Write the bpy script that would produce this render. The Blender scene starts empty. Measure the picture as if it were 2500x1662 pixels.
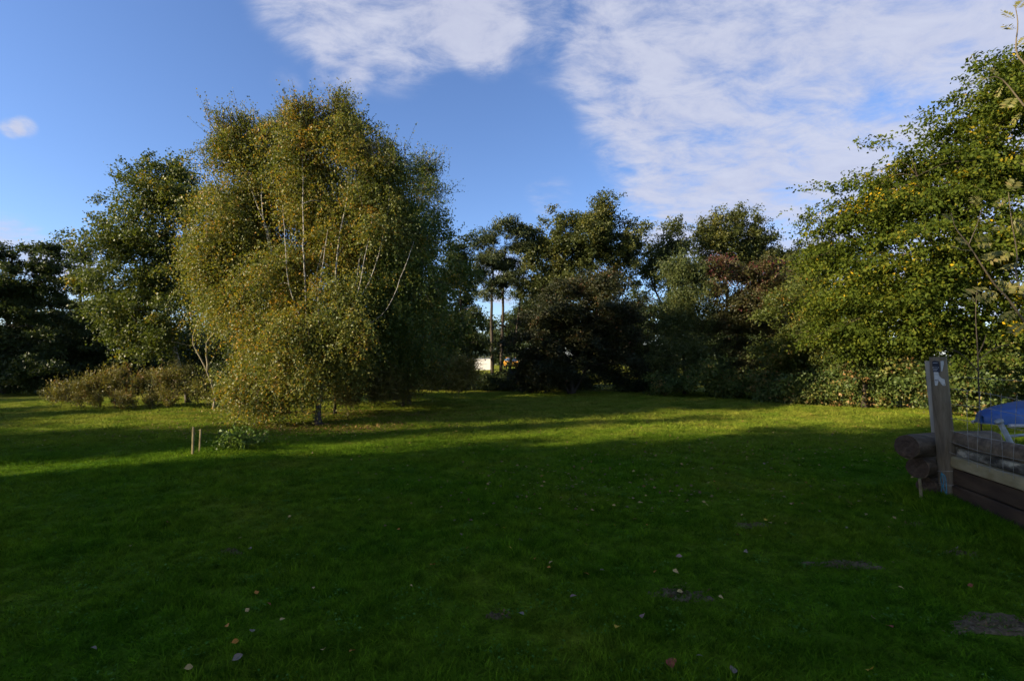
import bpy, bmesh, math, random, zlib
import numpy as np
from mathutils import Vector

rng = np.random.default_rng(7)
random.seed(7)
SC = bpy.context.scene
COL = SC.collection

# ------------------------------------------------------------------ camera
F = 1250.0; CX, CY = 1250.0, 831.0; HOR = 868.0; CAMH = 1.7
PITCH = math.atan((HOR - CY) / F)
cam = bpy.data.cameras.new('camera'); cam.sensor_width = 36.0; cam.lens = 18.0
cam.clip_start = 0.05; cam.clip_end = 3000
camo = bpy.data.objects.new('camera', cam); COL.objects.link(camo)
camo.location = (0, 0, CAMH); camo.rotation_euler = (math.pi/2 + PITCH, 0, 0)
SC.camera = camo

# ------------------------------------------------------------------ light
THETA = math.radians(21); SUN_EL = math.radians(21.5)
sun = bpy.data.lights.new('sun', 'SUN'); sun.energy = 5.0; sun.angle = math.radians(0.53)
sun.color = (1.0, 0.84, 0.58)
suno = bpy.data.objects.new('sun', sun); COL.objects.link(suno)
Ldir = Vector((math.cos(SUN_EL)*math.cos(THETA), math.cos(SUN_EL)*math.sin(THETA), -math.sin(SUN_EL)))
suno.rotation_euler = Ldir.to_track_quat('-Z', 'Y').to_euler()
suno.location = (-30, -12, 20)
SC.view_settings.view_transform = 'Standard'
SC.view_settings.look = 'None'
SC.view_settings.gamma = 1.0
SC.view_settings.use_curve_mapping = False
SC.view_settings.exposure = 1.42
SC.cycles.max_bounces = 4; SC.cycles.diffuse_bounces = 2; SC.cycles.transmission_bounces = 2
SC.cycles.glossy_bounces = 2; SC.cycles.transparent_max_bounces = 4
SC.cycles.use_adaptive_sampling = True; SC.cycles.adaptive_threshold = 0.03

world = bpy.data.worlds.new('World'); SC.world = world; world.use_nodes = True

def ray(px, py):
    xc = (px - CX)/F; yc = (CY - py)/F
    c, s = math.cos(PITCH), math.sin(PITCH)
    return Vector((xc, c - yc*s, s + yc*c))

def build_world():
    nt = world.node_tree; N = nt.nodes; L = nt.links; N.clear()
    out = N.new('ShaderNodeOutputWorld'); bg = N.new('ShaderNodeBackground'); bg.inputs[1].default_value = 0.08
    L.new(bg.outputs[0], out.inputs[0])
    sky = N.new('ShaderNodeTexSky'); sky.sky_type = 'NISHITA'; sky.sun_disc = False
    sky.sun_elevation = SUN_EL
    sky.sun_rotation = math.atan2(-math.cos(THETA), -math.sin(THETA)) % (2*math.pi)
    sky.air_density = 1.0; sky.dust_density = 0.4; sky.ozone_density = 3.0
    tint = N.new('ShaderNodeMix'); tint.data_type = 'RGBA'; tint.blend_type = 'MULTIPLY'; tint.inputs[0].default_value = 1
    L.new(sky.outputs[0], tint.inputs[6]); tint.inputs[7].default_value = (.79, .85, 1.05, 1)
    tc = N.new('ShaderNodeTexCoord'); d = tc.outputs['Generated']
    def math_(op, a, b=None, clamp=False):  # clamp keeps the result in 0..1
        n = N.new('ShaderNodeMath'); n.operation = op; n.use_clamp = clamp
        for i, v in enumerate((a, b)):
            if v is None: continue
            if isinstance(v, (int, float)): n.inputs[i].default_value = v
            else: L.new(v, n.inputs[i])
        return n.outputs[0]
    sep = N.new('ShaderNodeSeparateXYZ'); L.new(d, sep.inputs[0])
    zz = math_('ADD', math_('MAXIMUM', sep.outputs[2], 0.0), 0.22)
    comb = N.new('ShaderNodeCombineXYZ')
    L.new(math_('DIVIDE', sep.outputs[0], zz), comb.inputs[0]); L.new(math_('DIVIDE', sep.outputs[1], zz), comb.inputs[1])
    def noise(scale, detail, rough, off, stretch=(1, 1, 1), rot=0.0):
        mp = N.new('ShaderNodeMapping'); L.new(comb.outputs[0], mp.inputs[0])
        mp.inputs['Location'].default_value = off; mp.inputs['Scale'].default_value = stretch
        mp.inputs['Rotation'].default_value = (0, 0, rot)
        n = N.new('ShaderNodeTexNoise'); n.inputs['Scale'].default_value = scale; n.inputs['Detail'].default_value = detail
        n.inputs['Roughness'].default_value = rough; n.inputs['Distortion'].default_value = 0.35
        L.new(mp.outputs[0], n.inputs['Vector']); return n.outputs[0]
    n1 = noise(2.4, 9, 0.60, (3.1, 1.7, 0), (1, 1.3, 1), 0.5)
    n2 = noise(6.5, 8, 0.66, (0.3, 5.2, 0), (1, 1.5, 1), -0.5)
    # cloud banks by direction: (px, py, angular radius deg, weight); the last ones carry the cover on round the sky
    blobs = [(2250, 120, 27, 1.1), (2080, 500, 12, .8), (1620, 520, 6, .42), (1560, 400, 5, .3), (1950, 330, 13, .75), (2350, 420, 16, .75), (1750, 470, 7, .42), (1640, 260, 7.5, .42), (1500, 300, 5, .3), (1480, 180, 6, .3),
             (1150, 10, 6.5, .58), (950, 20, 8.5, .62), (760, -20, 7, .55), (830, 175, 3.6, .42), (1190, 90, 4.5, .50), (1400, 60, 7, .40), (1560, 120, 8, .40), (1850, 40, 12, .45),
             (28, 314, .95, .42), (60, 310, 1.0, .40), (20, 597, 3.0, .55), (170, 660, 3.5, .62), (1340, 480, 3.2, .27), (700, 215, 2.2, .18), (1230, 680, 4, .5), (1690, 590, 5, .4)]
    acc = None
    dirs = [(ray(a, b).normalized(), r, w) for a, b, r, w in blobs]
    dirs += [(Vector((1, -.6, .6)).normalized(), 30, .8), (Vector((-.3, -1, .7)).normalized(), 26, .7), (Vector((.2, -.2, 1)).normalized(), 20, .5)]
    for v, r, w in dirs:
        dp = N.new('ShaderNodeVectorMath'); dp.operation = 'DOT_PRODUCT'; L.new(d, dp.inputs[0]); dp.inputs[1].default_value = v
        mr = N.new('ShaderNodeMapRange'); mr.interpolation_type = 'SMOOTHSTEP'
        L.new(dp.outputs['Value'], mr.inputs[0])
        mr.inputs[1].default_value = math.cos(math.radians(r)); mr.inputs[2].default_value = math.cos(math.radians(r*0.25))
        mr.inputs[3].default_value = 0; mr.inputs[4].default_value = w
        acc = mr.outputs[0] if acc is None else math_('ADD', acc, mr.outputs[0])
    acc = math_('MINIMUM', acc, 0.74)
    nn = math_('ADD', math_('MULTIPLY', math_('SUBTRACT', n1, 0.5), 1.7), math_('MULTIPLY', math_('SUBTRACT', n2, 0.5), 1.9))
    amp = math_('ADD', math_('MULTIPLY', math_('MULTIPLY', acc, 2.6, True), 0.88), 0.12)
    cov = math_('ADD', acc, math_('MULTIPLY', nn, amp))
    m = N.new('ShaderNodeMapRange'); m.interpolation_type = 'SMOOTHSTEP'; L.new(cov, m.inputs[0])
    m.inputs[1].default_value = 0.0; m.inputs[2].default_value = 1.0; m.inputs[3].default_value = 0; m.inputs[4].default_value = 0.90
    cc = N.new('ShaderNodeValToRGB'); L.new(n2, cc.inputs[0])
    cc.color_ramp.elements[0].position = .3; cc.color_ramp.elements[0].color = (0.34, 0.36, 0.47, 1)
    cc.color_ramp.elements[1].position = .7; cc.color_ramp.elements[1].color = (0.42, 0.44, 0.53, 1)
    sc = N.new('ShaderNodeVectorMath'); sc.operation = 'SCALE'; L.new(cc.outputs[0], sc.inputs[0]); sc.inputs[3].default_value = 7.4
    mix = N.new('ShaderNodeMix'); mix.data_type = 'RGBA'; L.new(m.outputs[0], mix.inputs[0])
    L.new(tint.outputs[2], mix.inputs[6]); L.new(sc.outputs[0], mix.inputs[7])
    L.new(mix.outputs[2], bg.inputs[0])
build_world()

# ------------------------------------------------------------------ helpers: placing
def P(px, py, Y):
    r = ray(px, py); t = Y / r.y
    return np.array((r.x*t, Y, CAMH + r.z*t))
def gz(x, y):
    return 0.03*np.sin(x*.55+1.3)*np.cos(y*.43) + 0.02*np.sin(x*1.3+y*.9) + 0.012*np.sin(x*2.9-y*2.3+.4) - 0.03
def G(px, py):
    r = ray(px, py); t = -CAMH / r.z
    p = np.array((r.x*t, r.y*t, 0.0)); p[2] = gz(p[0], p[1]); return p
def GD(px, Y):                        # the ground point under image column px at depth Y
    x = (px - CX)/F*Y
    return np.array((x, Y, float(gz(x, Y))))
def nrm(v):
    return v / np.maximum(np.linalg.norm(v, axis=-1, keepdims=True), 1e-9)
def tag(o, label, cat, group=None, kind=None):
    if label: o['label'] = label
    if cat: o['category'] = cat
    if group: o['group'] = group
    if kind: o['kind'] = kind
    return o
def empty(name, loc):
    o = bpy.data.objects.new(name, None); o.empty_display_size = .2; COL.objects.link(o); o.location = tuple(loc); return o
def link(name, me, mat, parent=None, smooth=False):
    o = bpy.data.objects.new(name, me); COL.objects.link(o)
    if mat is not None and not me.materials: me.materials.append(mat)
    if parent is not None: o.parent = parent
    if smooth:
        me.polygons.foreach_set('use_smooth', np.ones(len(me.polygons), bool))
    return o

# ------------------------------------------------------------------ helpers: materials
def new_mat(name):
    m = bpy.data.materials.new(name); m.use_nodes = True
    nt = m.node_tree; nt.nodes.clear()
    out = nt.nodes.new('ShaderNodeOutputMaterial')
    return m, nt, nt.nodes, nt.links, out
def ramp(N, stops, interp='LINEAR'):
    r = N.new('ShaderNodeValToRGB'); cr = r.color_ramp; cr.interpolation = interp
    while len(cr.elements) < len(stops): cr.elements.new(0.5)
    for e, (p, c) in zip(cr.elements, stops):
        e.position = p; e.color = (*c, 1)
    return r
def leaf_mat(name, stops, trans=0.35, rough=0.5, spec=0.25):
    m, nt, N, L, out = new_mat(name)
    a = N.new('ShaderNodeAttribute'); a.attribute_name = 'tint'
    r = ramp(N, stops); L.new(a.outputs['Fac'], r.inputs[0])
    b = N.new('ShaderNodeBsdfPrincipled'); L.new(r.outputs[0], b.inputs['Base Color'])
    b.inputs['Roughness'].default_value = rough; b.inputs['Specular IOR Level'].default_value = spec
    t = N.new('ShaderNodeBsdfTranslucent')
    g = N.new('ShaderNodeMix'); g.data_type = 'RGBA'; g.blend_type = 'MULTIPLY'; g.inputs[0].default_value = 1
    L.new(r.outputs[0], g.inputs[6]); g.inputs[7].default_value = (1.25, 1.2, .55, 1); L.new(g.outputs[2], t.inputs[0])
    mx = N.new('ShaderNodeMixShader'); mx.inputs[0].default_value = trans
    L.new(b.outputs[0], mx.inputs[1]); L.new(t.outputs[0], mx.inputs[2]); L.new(mx.outputs[0], out.inputs[0])
    return m
def noise_mat(name, stops, scale=8, stretch=(1, 1, 1), rough=.8, bump=.3, detail=6, spec=.2, bdist=.01, coords='Object', nrough=.6):
    m, nt, N, L, out = new_mat(name)
    tc = N.new('ShaderNodeTexCoord'); mp = N.new('ShaderNodeMapping'); mp.inputs['Scale'].default_value = stretch
    L.new(tc.outputs[coords], mp.inputs[0])
    n = N.new('ShaderNodeTexNoise'); n.inputs['Scale'].default_value = scale; n.inputs['Detail'].default_value = detail
    n.inputs['Roughness'].default_value = nrough
    L.new(mp.outputs[0], n.inputs['Vector'])
    r = ramp(N, stops); L.new(n.outputs[0], r.inputs[0])
    b = N.new('ShaderNodeBsdfPrincipled'); L.new(r.outputs[0], b.inputs['Base Color'])
    b.inputs['Roughness'].default_value = rough; b.inputs['Specular IOR Level'].default_value = spec
    if bump:
        bp = N.new('ShaderNodeBump'); bp.inputs['Strength'].default_value = bump; bp.inputs['Distance'].default_value = bdist
        L.new(n.outputs[0], bp.inputs['Height']); L.new(bp.outputs[0], b.inputs['Normal'])
    L.new(b.outputs[0], out.inputs[0]); return m

M = {}
M['birch_leaf'] = leaf_mat('birch_leaf', [(0, (0.049, 0.071, 0.016)), (.35, (0.093, 0.113, 0.022)), (.65, (0.154, 0.154, 0.029)), (.9, (0.220, 0.176, 0.026)), (1, (0.352, 0.187, 0.022))], .38)
M['birch_green'] = leaf_mat('birch_green', [(0, (0.033, 0.058, 0.016)), (.5, (0.072, 0.111, 0.023)), (.9, (0.143, 0.156, 0.029)), (1, (0.325, 0.221, 0.026))], .35)
M['aspen_leaf'] = leaf_mat('aspen_leaf', [(0, (.032, .052, .012)), (.5, (.075, .098, .020)), (.88, (.12, .135, .026)), (1, (.25, .18, .02))], .33)
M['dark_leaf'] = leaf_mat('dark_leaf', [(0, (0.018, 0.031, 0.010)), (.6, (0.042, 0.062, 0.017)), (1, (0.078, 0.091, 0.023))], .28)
M['alder_leaf'] = leaf_mat('alder_leaf', [(0, (.030, .042, .012)), (.5, (.066, .080, .019)), (.9, (.11, .11, .025)), (1, (.14, .12, .02))], .3)
M['pine_leaf'] = leaf_mat('pine_leaf', [(0, (.022, .036, .014)), (.5, (.05, .065, .024)), (1, (.085, .095, .03))], .15)
M['hawthorn_leaf'] = leaf_mat('hawthorn_leaf', [(0, (0.013, 0.019, 0.007)), (.6, (0.029, 0.034, 0.011)), (.95, (0.059, 0.050, 0.017)), (1, (0.101, 0.042, 0.017))], .25)  # dark brown leaf tones, lowered further to stand in for shade not cast here
M['olive_leaf'] = leaf_mat('olive_leaf', [(0, (0.034, 0.052, 0.016)), (.6, (0.078, 0.098, 0.028)), (1, (0.138, 0.138, 0.040))], .3)
M['red_leaf'] = leaf_mat('red_leaf', [(0, (.03, .035, .012)), (.5, (.065, .06, .018)), (.7, (.075, .048, .022)), (.9, (.085, .034, .025)), (1, (.12, .028, .028))], .25)
M['yellowgreen_leaf'] = leaf_mat('yellowgreen_leaf', [(0, (.04, .058, .012)), (.6, (.095, .115, .022)), (.93, (.15, .14, .025)), (1, (.25, .13, .02))], .35)
M['hornbeam_leaf'] = leaf_mat('hornbeam_leaf', [(0, (.028, .046, .006)), (.5, (.072, .098, .011)), (.82, (.135, .140, .016)), (.93, (.27, .20, .014)), (1, (.46, .30, .012))], .38, .65, .10)
M['bramble_leaf'] = leaf_mat('bramble_leaf', [(0, (0.034, 0.057, 0.014)), (.55, (0.081, 0.115, 0.025)), (.85, (0.149, 0.138, 0.034)), (1, (0.265, 0.149, 0.057))], .3)
M['weed_leaf'] = leaf_mat('weed_leaf', [(0, (.06, .066, .018)), (.45, (.125, .122, .028)), (.8, (.165, .13, .030)), (1, (.17, .075, .025))], .3)
M['weed_green'] = leaf_mat('weed_green', [(0, (.04, .05, .014)), (.6, (.10, .105, .022)), (1, (.19, .15, .03))], .3)
M['reed_leaf'] = leaf_mat('reed_leaf', [(0, (.08, .08, .02)), (.6, (.17, .145, .035)), (1, (.30, .22, .08))], .3)
M['plant_leaf'] = leaf_mat('plant_leaf', [(0, (.04, .075, .012)), (.6, (.08, .135, .02)), (1, (.13, .18, .03))], .3)
M['rowan_leaf'] = leaf_mat('rowan_leaf', [(0, (.10, .11, .03)), (.6, (.19, .175, .05)), (1, (.27, .20, .08))], .35)
M['litter'] = leaf_mat('litter', [(0, (.07, .035, .014)), (.4, (.14, .08, .03)), (.75, (.24, .15, .045)), (1, (.34, .24, .08))], .15)
M['clover'] = leaf_mat('clover', [(0, (.04, .11, .015)), (.6, (.06, .15, .025)), (1, (.09, .18, .04))], .25, .8, .02)
M['twig'] = noise_mat('twig', [(0, (.05, .035, .022)), (1, (.11, .085, .06))], 20, bump=0)
M['bark'] = noise_mat('bark', [(.3, (.022, .017, .012)), (.7, (.075, .06, .045))], 9, (1, 1, .25), .9, .6)
M['pale_bark'] = noise_mat('pale_bark', [(.3, (.13, .11, .075)), (.7, (.30, .26, .18))], 9, (1, 1, .4), .85, .4)
M['birch_bark'] = noise_mat('birch_bark', [(.40, (.05, .04, .035)), (.48, (.26, .24, .20)), (.78, (.50, .46, .40))], 7, (1, 1, 2.6), .7, .4)
M['birch_base'] = noise_mat('birch_base', [(.42, (.04, .032, .026)), (.54, (.15, .13, .11)), (.72, (.50, .46, .40))], 6, (1, 1, .8), .85, .8, bdist=.03)

def birch_foot(m):
    nt = m.node_tree; N = nt.nodes; L = nt.links
    b = [n for n in N if n.type == 'BSDF_PRINCIPLED'][0]; src = b.inputs['Base Color'].links[0].from_socket
    tc = N.new('ShaderNodeTexCoord'); sp = N.new('ShaderNodeSeparateXYZ'); L.new(tc.outputs['Object'], sp.inputs[0])
    nz = N.new('ShaderNodeTexNoise'); nz.inputs['Scale'].default_value = 14; L.new(tc.outputs['Object'], nz.inputs['Vector'])
    ad = N.new('ShaderNodeMath'); ad.operation = 'MULTIPLY_ADD'; L.new(nz.outputs[0], ad.inputs[0]); ad.inputs[1].default_value = -1.6; L.new(sp.outputs[2], ad.inputs[2])
    mr = N.new('ShaderNodeMapRange'); L.new(ad.outputs[0], mr.inputs[0]); mr.inputs[1].default_value = -.6; mr.inputs[2].default_value = .5
    mx = N.new('ShaderNodeMix'); mx.data_type = 'RGBA'; L.new(mr.outputs[0], mx.inputs[0]); mx.inputs[6].default_value = (.05, .04, .032, 1); L.new(src, mx.inputs[7])
    L.new(mx.outputs[2], b.inputs['Base Color'])
birch_foot(M['birch_bark'])

# ------------------------------------------------------------------ helpers: meshes
def quads_mesh(name, V, tint=None):
    n = V.shape[0]
    me = bpy.data.meshes.new(name)
    me.vertices.add(n*4); me.vertices.foreach_set('co', V.reshape(-1).astype(np.float32))
    me.loops.add(n*4); me.loops.foreach_set('vertex_index', np.arange(n*4, dtype=np.int32))
    me.polygons.add(n); me.polygons.foreach_set('loop_start', np.arange(0, n*4, 4, dtype=np.int32))
    if tint is not None:
        a = me.attributes.new('tint', 'FLOAT', 'FACE'); a.data.foreach_set('value', tint.astype(np.float32))
    me.update(calc_edges=True); return me
def leaves_mesh(name, pos, axis, nr, ln, wd, tint, fold=.12):
    axis = nrm(axis); side = nrm(np.cross(axis, nr)); nr = np.cross(side, axis)
    ln = ln[:, None]; wd = wd[:, None]
    V = np.empty((len(pos), 4, 3))
    V[:, 0] = pos; V[:, 2] = pos + axis*ln
    mid = pos + axis*ln*.48 + nr*ln*fold
    V[:, 1] = mid + side*wd*.5; V[:, 3] = mid - side*wd*.5
    return quads_mesh(name, V, np.clip(tint, 0, 1))
def tri_leaves_mesh(name, pos, axis, nr, ln, wd, tint):
    axis = nrm(axis); side = nrm(np.cross(axis, nr)); n = len(pos); ln = ln[:, None]*1.15; wd = wd[:, None]*1.25
    V = np.empty((n, 3, 3)); V[:, 0] = pos + axis*ln*.25 + side*wd*.5; V[:, 1] = pos + axis*ln; V[:, 2] = pos + axis*ln*.1 - side*wd*.5
    me = bpy.data.meshes.new(name)
    me.vertices.add(n*3); me.vertices.foreach_set('co', V.reshape(-1).astype(np.float32))
    me.loops.add(n*3); me.loops.foreach_set('vertex_index', np.arange(n*3, dtype=np.int32))
    me.polygons.add(n); me.polygons.foreach_set('loop_start', np.arange(0, n*3, 3, dtype=np.int32))
    a = me.attributes.new('tint', 'FLOAT', 'FACE'); a.data.foreach_set('value', np.clip(tint, 0, 1).astype(np.float32))
    me.update(calc_edges=True); return me
def twigs_mesh(name, A, B, ra, rb):
    n = len(A); d = nrm(B - A); up = np.where(np.abs(d[:, 2:3]) > .9, np.array([[1., 0, 0]]), np.array([[0, 0, 1.]]))
    u = nrm(np.cross(d, up)); w = np.cross(d, u)
    V = np.empty((n, 3, 4, 3)); ring = []
    for k in range(3):
        a = 2*math.pi*k/3; ring.append((u*math.cos(a) + w*math.sin(a)))
    for k in range(3):
        k2 = (k+1) % 3
        V[:, k, 0] = A + ring[k]*ra[:, None]; V[:, k, 1] = A + ring[k2]*ra[:, None]
        V[:, k, 2] = B + ring[k2]*rb[:, None]; V[:, k, 3] = B + ring[k]*rb[:, None]
    return quads_mesh(name, V.reshape(-1, 4, 3))
def tubes_mesh(name, tubes, sides=8, cap=True, wob=0.0):
    vs, fs = [], []
    for pts, rad in tubes:
        pts = np.asarray(pts, float); k = len(pts); b = len(vs)
        tan = np.gradient(pts, axis=0); tan = nrm(tan)
        ref = np.array([1., 0, 0]) if abs(tan[0][0]) < .8 else np.array([0, 1., 0])
        u = nrm(np.cross(tan[0], ref))
        for i in range(k):
            u = nrm(u - tan[i]*np.dot(u, tan[i])); w = np.cross(tan[i], u)
            for s in range(sides):
                a = 2*math.pi*s/sides
                r = rad[i]*(1 + wob*(random.random()-.5))
                vs.append(tuple(pts[i] + (u*math.cos(a) + w*math.sin(a))*r))
        for i in range(k-1):
            for s in range(sides):
                s2 = (s+1) % sides
                fs.append((b+i*sides+s, b+i*sides+s2, b+(i+1)*sides+s2, b+(i+1)*sides+s))
        if cap:
            fs.append(tuple(b+s for s in range(sides))[::-1]); fs.append(tuple(b+(k-1)*sides+s for s in range(sides)))
    me = bpy.data.meshes.new(name); me.from_pydata(vs, [], fs); me.update(); return me
def spline(pts, n):
    pts = np.asarray(pts, float)
    if len(pts) == 2:
        t = np.linspace(0, 1, n)[:, None]; return pts[0]*(1-t) + pts[1]*t
    ext = np.vstack([2*pts[0]-pts[1], pts, 2*pts[-1]-pts[-2]]); out = []
    segs = len(pts)-1
    for q in np.linspace(0, segs-1e-6, n):
        i = int(q); t = q-i; p0, p1, p2, p3 = ext[i:i+4]
        out.append(.5*((2*p1)+(-p0+p2)*t+(2*p0-5*p1+4*p2-p3)*t*t+(-p0+3*p1-3*p2+p3)*t**3))
    return np.array(out)

# ------------------------------------------------------------------ the tree maker
# stems: list of (points, r0, r1); lobes: (px, py, rx, ry, depth[, rdepth m]) of the crown's masses
DENS = 9.2
MAR = dict(birch=.36, sparse=.28, broad=.36, alder=.40, layer=.22, pine=.10, bush=.22, upright=.30, hornbeam=.48, weed=.12, reed=.2, whip=.12, plantlet=.03, far=0)
DK = dict(birch=1.5, sparse=1.3, broad=1.75, alder=1.7, layer=1.0, pine=1.7, bush=2.2, upright=1.4, hornbeam=1.85, weed=.7, reed=1.0, plantlet=1, whip=.6)
SPEC = dict(
    birch=dict(cr=.34, sprays=11, m=17, sl=(.35, .9), droop=.6, per=9, up=-.2, flat=.7, ls=(.038, .06), lw=.75, spread=.035, twig=.12, nup=.1),
    sparse=dict(cr=.35, sprays=7, m=10, sl=(.3, .7), droop=.45, up=.0, flat=.7, ls=(.04, .065), lw=.75, spread=.035, twig=.7, nup=.2),
    broad=dict(cr=.42, sprays=12, m=12, sl=(.3, .6), droop=.2, up=.1, flat=.5, ls=(.06, .09), lw=.8, spread=.06, twig=.08, nup=.35, fan=.5, per=4, bough=1.0),
    alder=dict(cr=.5, sprays=13, m=13, sl=(.3, .65), droop=.1, up=.22, flat=.7, ls=(.08, .13), lw=.8, spread=.08, twig=.04, nup=.35, fan=.25, per=5, bough=.85, bz=1.0),
    layer=dict(cr=.36, sprays=12, m=12, sl=(.25, .5), droop=.1, up=.05, flat=.3, ls=(.07, .11), lw=.8, spread=.06, twig=.05, nup=.5, fan=.7),
    pine=dict(cr=.4, sprays=16, m=14, sl=(.25, .55), droop=.05, up=.15, flat=.25, ls=(.08, .15), lw=.4, spread=.06, twig=.04, nup=.5, fan=.6),
    bush=dict(cr=.42, sprays=13, m=13, sl=(.25, .6), droop=.15, up=.2, flat=.5, ls=(.06, .10), lw=.7, spread=.06, twig=.06, nup=.35, fan=.5),
    upright=dict(cr=.34, sprays=10, m=14, sl=(.4, .8), droop=-.2, up=.9, flat=.7, ls=(.05, .085), lw=.6, spread=.045, twig=.08, nup=.2),
    hornbeam=dict(cr=.55, sprays=12, m=14, sl=(.45, .95), droop=.30, up=.0, flat=.22, ls=(.075, .125), lw=.62, spread=.045, twig=.12, nup=.7, fan=.85, per=4, bough=.95),
    whip=dict(cr=.22, sprays=8, m=12, sl=(.3, .8), droop=.05, up=.95, flat=.8, ls=(.035, .06), lw=.7, spread=.025, twig=2.0, nup=.2),
    weed=dict(cr=.14, sprays=8, m=11, sl=(.2, .55), droop=.03, up=2.2, flat=.9, per=3, ls=(.04, .085), lw=.35, spread=.035, twig=.6, nup=.3),
    plantlet=dict(cr=.10, sprays=6, m=4, sl=(.06, .16), droop=.2, up=.5, flat=.8, ls=(.035, .075), lw=.7, spread=.045, twig=.6, nup=.75),
    reed=dict(cr=.16, sprays=9, m=9, sl=(.5, .95), droop=.12, up=2.2, flat=1, ls=(.14, .32), lw=.09, spread=.03, twig=.5, nup=.2),
)
def lobe(l):
    px, py, rx, ry, Y = l[:5]
    c = P(px, py, Y); a = rx/F*Y; b = ry/F*Y
    return c, np.array((a, l[5] if len(l) > 5 else .5*(a+b), b))

def foliage(lobes, spec, dens, base, hole=0.0, floor=.02, tfun=None):
    s = SPEC[spec]; C = []; O = []
    for l in lobes:
        c, r = lobe(l)
        area = (r[0]*r[2] + r[0]*r[1] + r[1]*r[2])/3
        n = max(6, int(DENS*DK[spec]*dens*area/(s['cr']**2)))
        r = np.maximum(r - MAR[spec], .42*r)
        ns = max(4, int(n/s.get('per', 7)))                 # boughs, each carrying several clumps, with voids between
        d = nrm(rng.normal(size=(ns, 3))); u = rng.uniform(.05, 1, ns)**(1/2.6)
        u *= 1 + .08*rng.normal(size=ns)
        q = rng.integers(0, ns, n); d = d[q]; u = u[q]
        p = c + d*u[:, None]*r
        jit = rng.normal(size=(n, 3))*s['cr']*s.get('bough', .75); jit[:, 2] *= s.get('bz', .6)
        p = p + jit
        C.append(p); O.append(nrm(d*u[:, None]*r + 1e-6) )
    C = np.vstack(C); O = np.vstack(O)
    keep = C[:, 2] > floor
    if hole: keep &= rng.random(len(C)) > hole
    C, O = C[keep], O[keep]; K = len(C); S = s['sprays']
    ctint = rng.normal(0, .19, K) if spec != 'hornbeam' else rng.normal(-.06, .13, K) + (rng.random(K) < .05)*rng.uniform(.25, .45, K)
    size = rng.uniform(.55, 1.35, K)
    st = np.repeat(C, S, 0); od = np.repeat(O, S, 0); cs = np.repeat(size, S)
    st = st + rng.normal(size=st.shape)*s['cr']*.38*cs[:, None]
    d = rng.normal(size=st.shape); d[:, 2] *= s['flat']; d = nrm(d)*.9 + od*.75; d[:, 2] += s['up']; d = nrm(d)
    fanw = s.get('fan', 0); fnr = np.zeros_like(st); fnr[:, 2] = 1
    if fanw:                                  # sprays of a clump lie in one tilted plate
        oc = O.copy(); oc[:, 2] = oc[:, 2]*.35 - .05; oc = nrm(oc + rng.normal(size=oc.shape)*.15)
        sd = nrm(np.cross(oc, np.array((0, 0, 1.)))); an = rng.normal(0, .75, (K, S))
        fd = (oc[:, None]*np.cos(an)[..., None] + sd[:, None]*np.sin(an)[..., None]).reshape(-1, 3); fd[:, 2] += s['up'] + rng.normal(0, .12, len(fd))
        d = nrm(d*(1-fanw) + nrm(fd)*fanw)
        cz = np.repeat(C, S, 0); st[:, 2] = cz[:, 2] + (st[:, 2] - cz[:, 2])*(1 - fanw*.75)
        fnr = nrm(np.array((0, 0, 1.)) + np.repeat(O, S, 0)*.55)
    ln = rng.uniform(*s['sl'], len(st))*cs
    m = s['m']; t = (np.arange(m)[None, :] + rng.random((len(st), m)))/m
    t = .12 + .88*t
    pos = st[:, None] + d[:, None]*(ln[:, None]*t)[..., None]
    pos[..., 2] -= s['droop']*ln[:, None]*t**2
    tang = np.repeat(d[:, None], m, 1).copy(); tang[..., 2] -= 2*s['droop']*t; tang = nrm(tang)
    pos = pos + rng.normal(size=pos.shape)*s['spread']
    axis = nrm(tang*.8 + rng.normal(size=pos.shape)*.75 + np.array((0, 0, -.25 if s['droop'] > .1 else .1)))
    nr = rng.normal(size=pos.shape)*.75 + fnr[:, None]*s['nup']*1.3
    L = rng.uniform(*s['ls'], pos.shape[:2])
    ti = rng.beta(4, 4.6, pos.shape[:2]) + np.repeat(ctint, S)[:, None] + rng.normal(0, .07, (len(st), 1))
    if tfun is not None: ti = ti + tfun(pos)
    pos = pos.reshape(-1, 3); ok = pos[:, 2] > floor
    tw = rng.random(len(st)) < s['twig']*.35
    A = st[tw]; B = st[tw] + d[tw]*(ln[tw]*.9)[:, None]; B[:, 2] -= s['droop']*ln[tw]*.8; B[:, 2] = np.maximum(B[:, 2], .01)
    return dict(C=C, pos=pos[ok]-base, axis=axis.reshape(-1, 3)[ok], nr=nr.reshape(-1, 3)[ok], L=L.reshape(-1)[ok], W=L.reshape(-1)[ok]*s['lw'],
                tint=ti.reshape(-1)[ok], tA=A-base, tB=B-base)
NLEAF = [0]
SEED = {}
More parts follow.
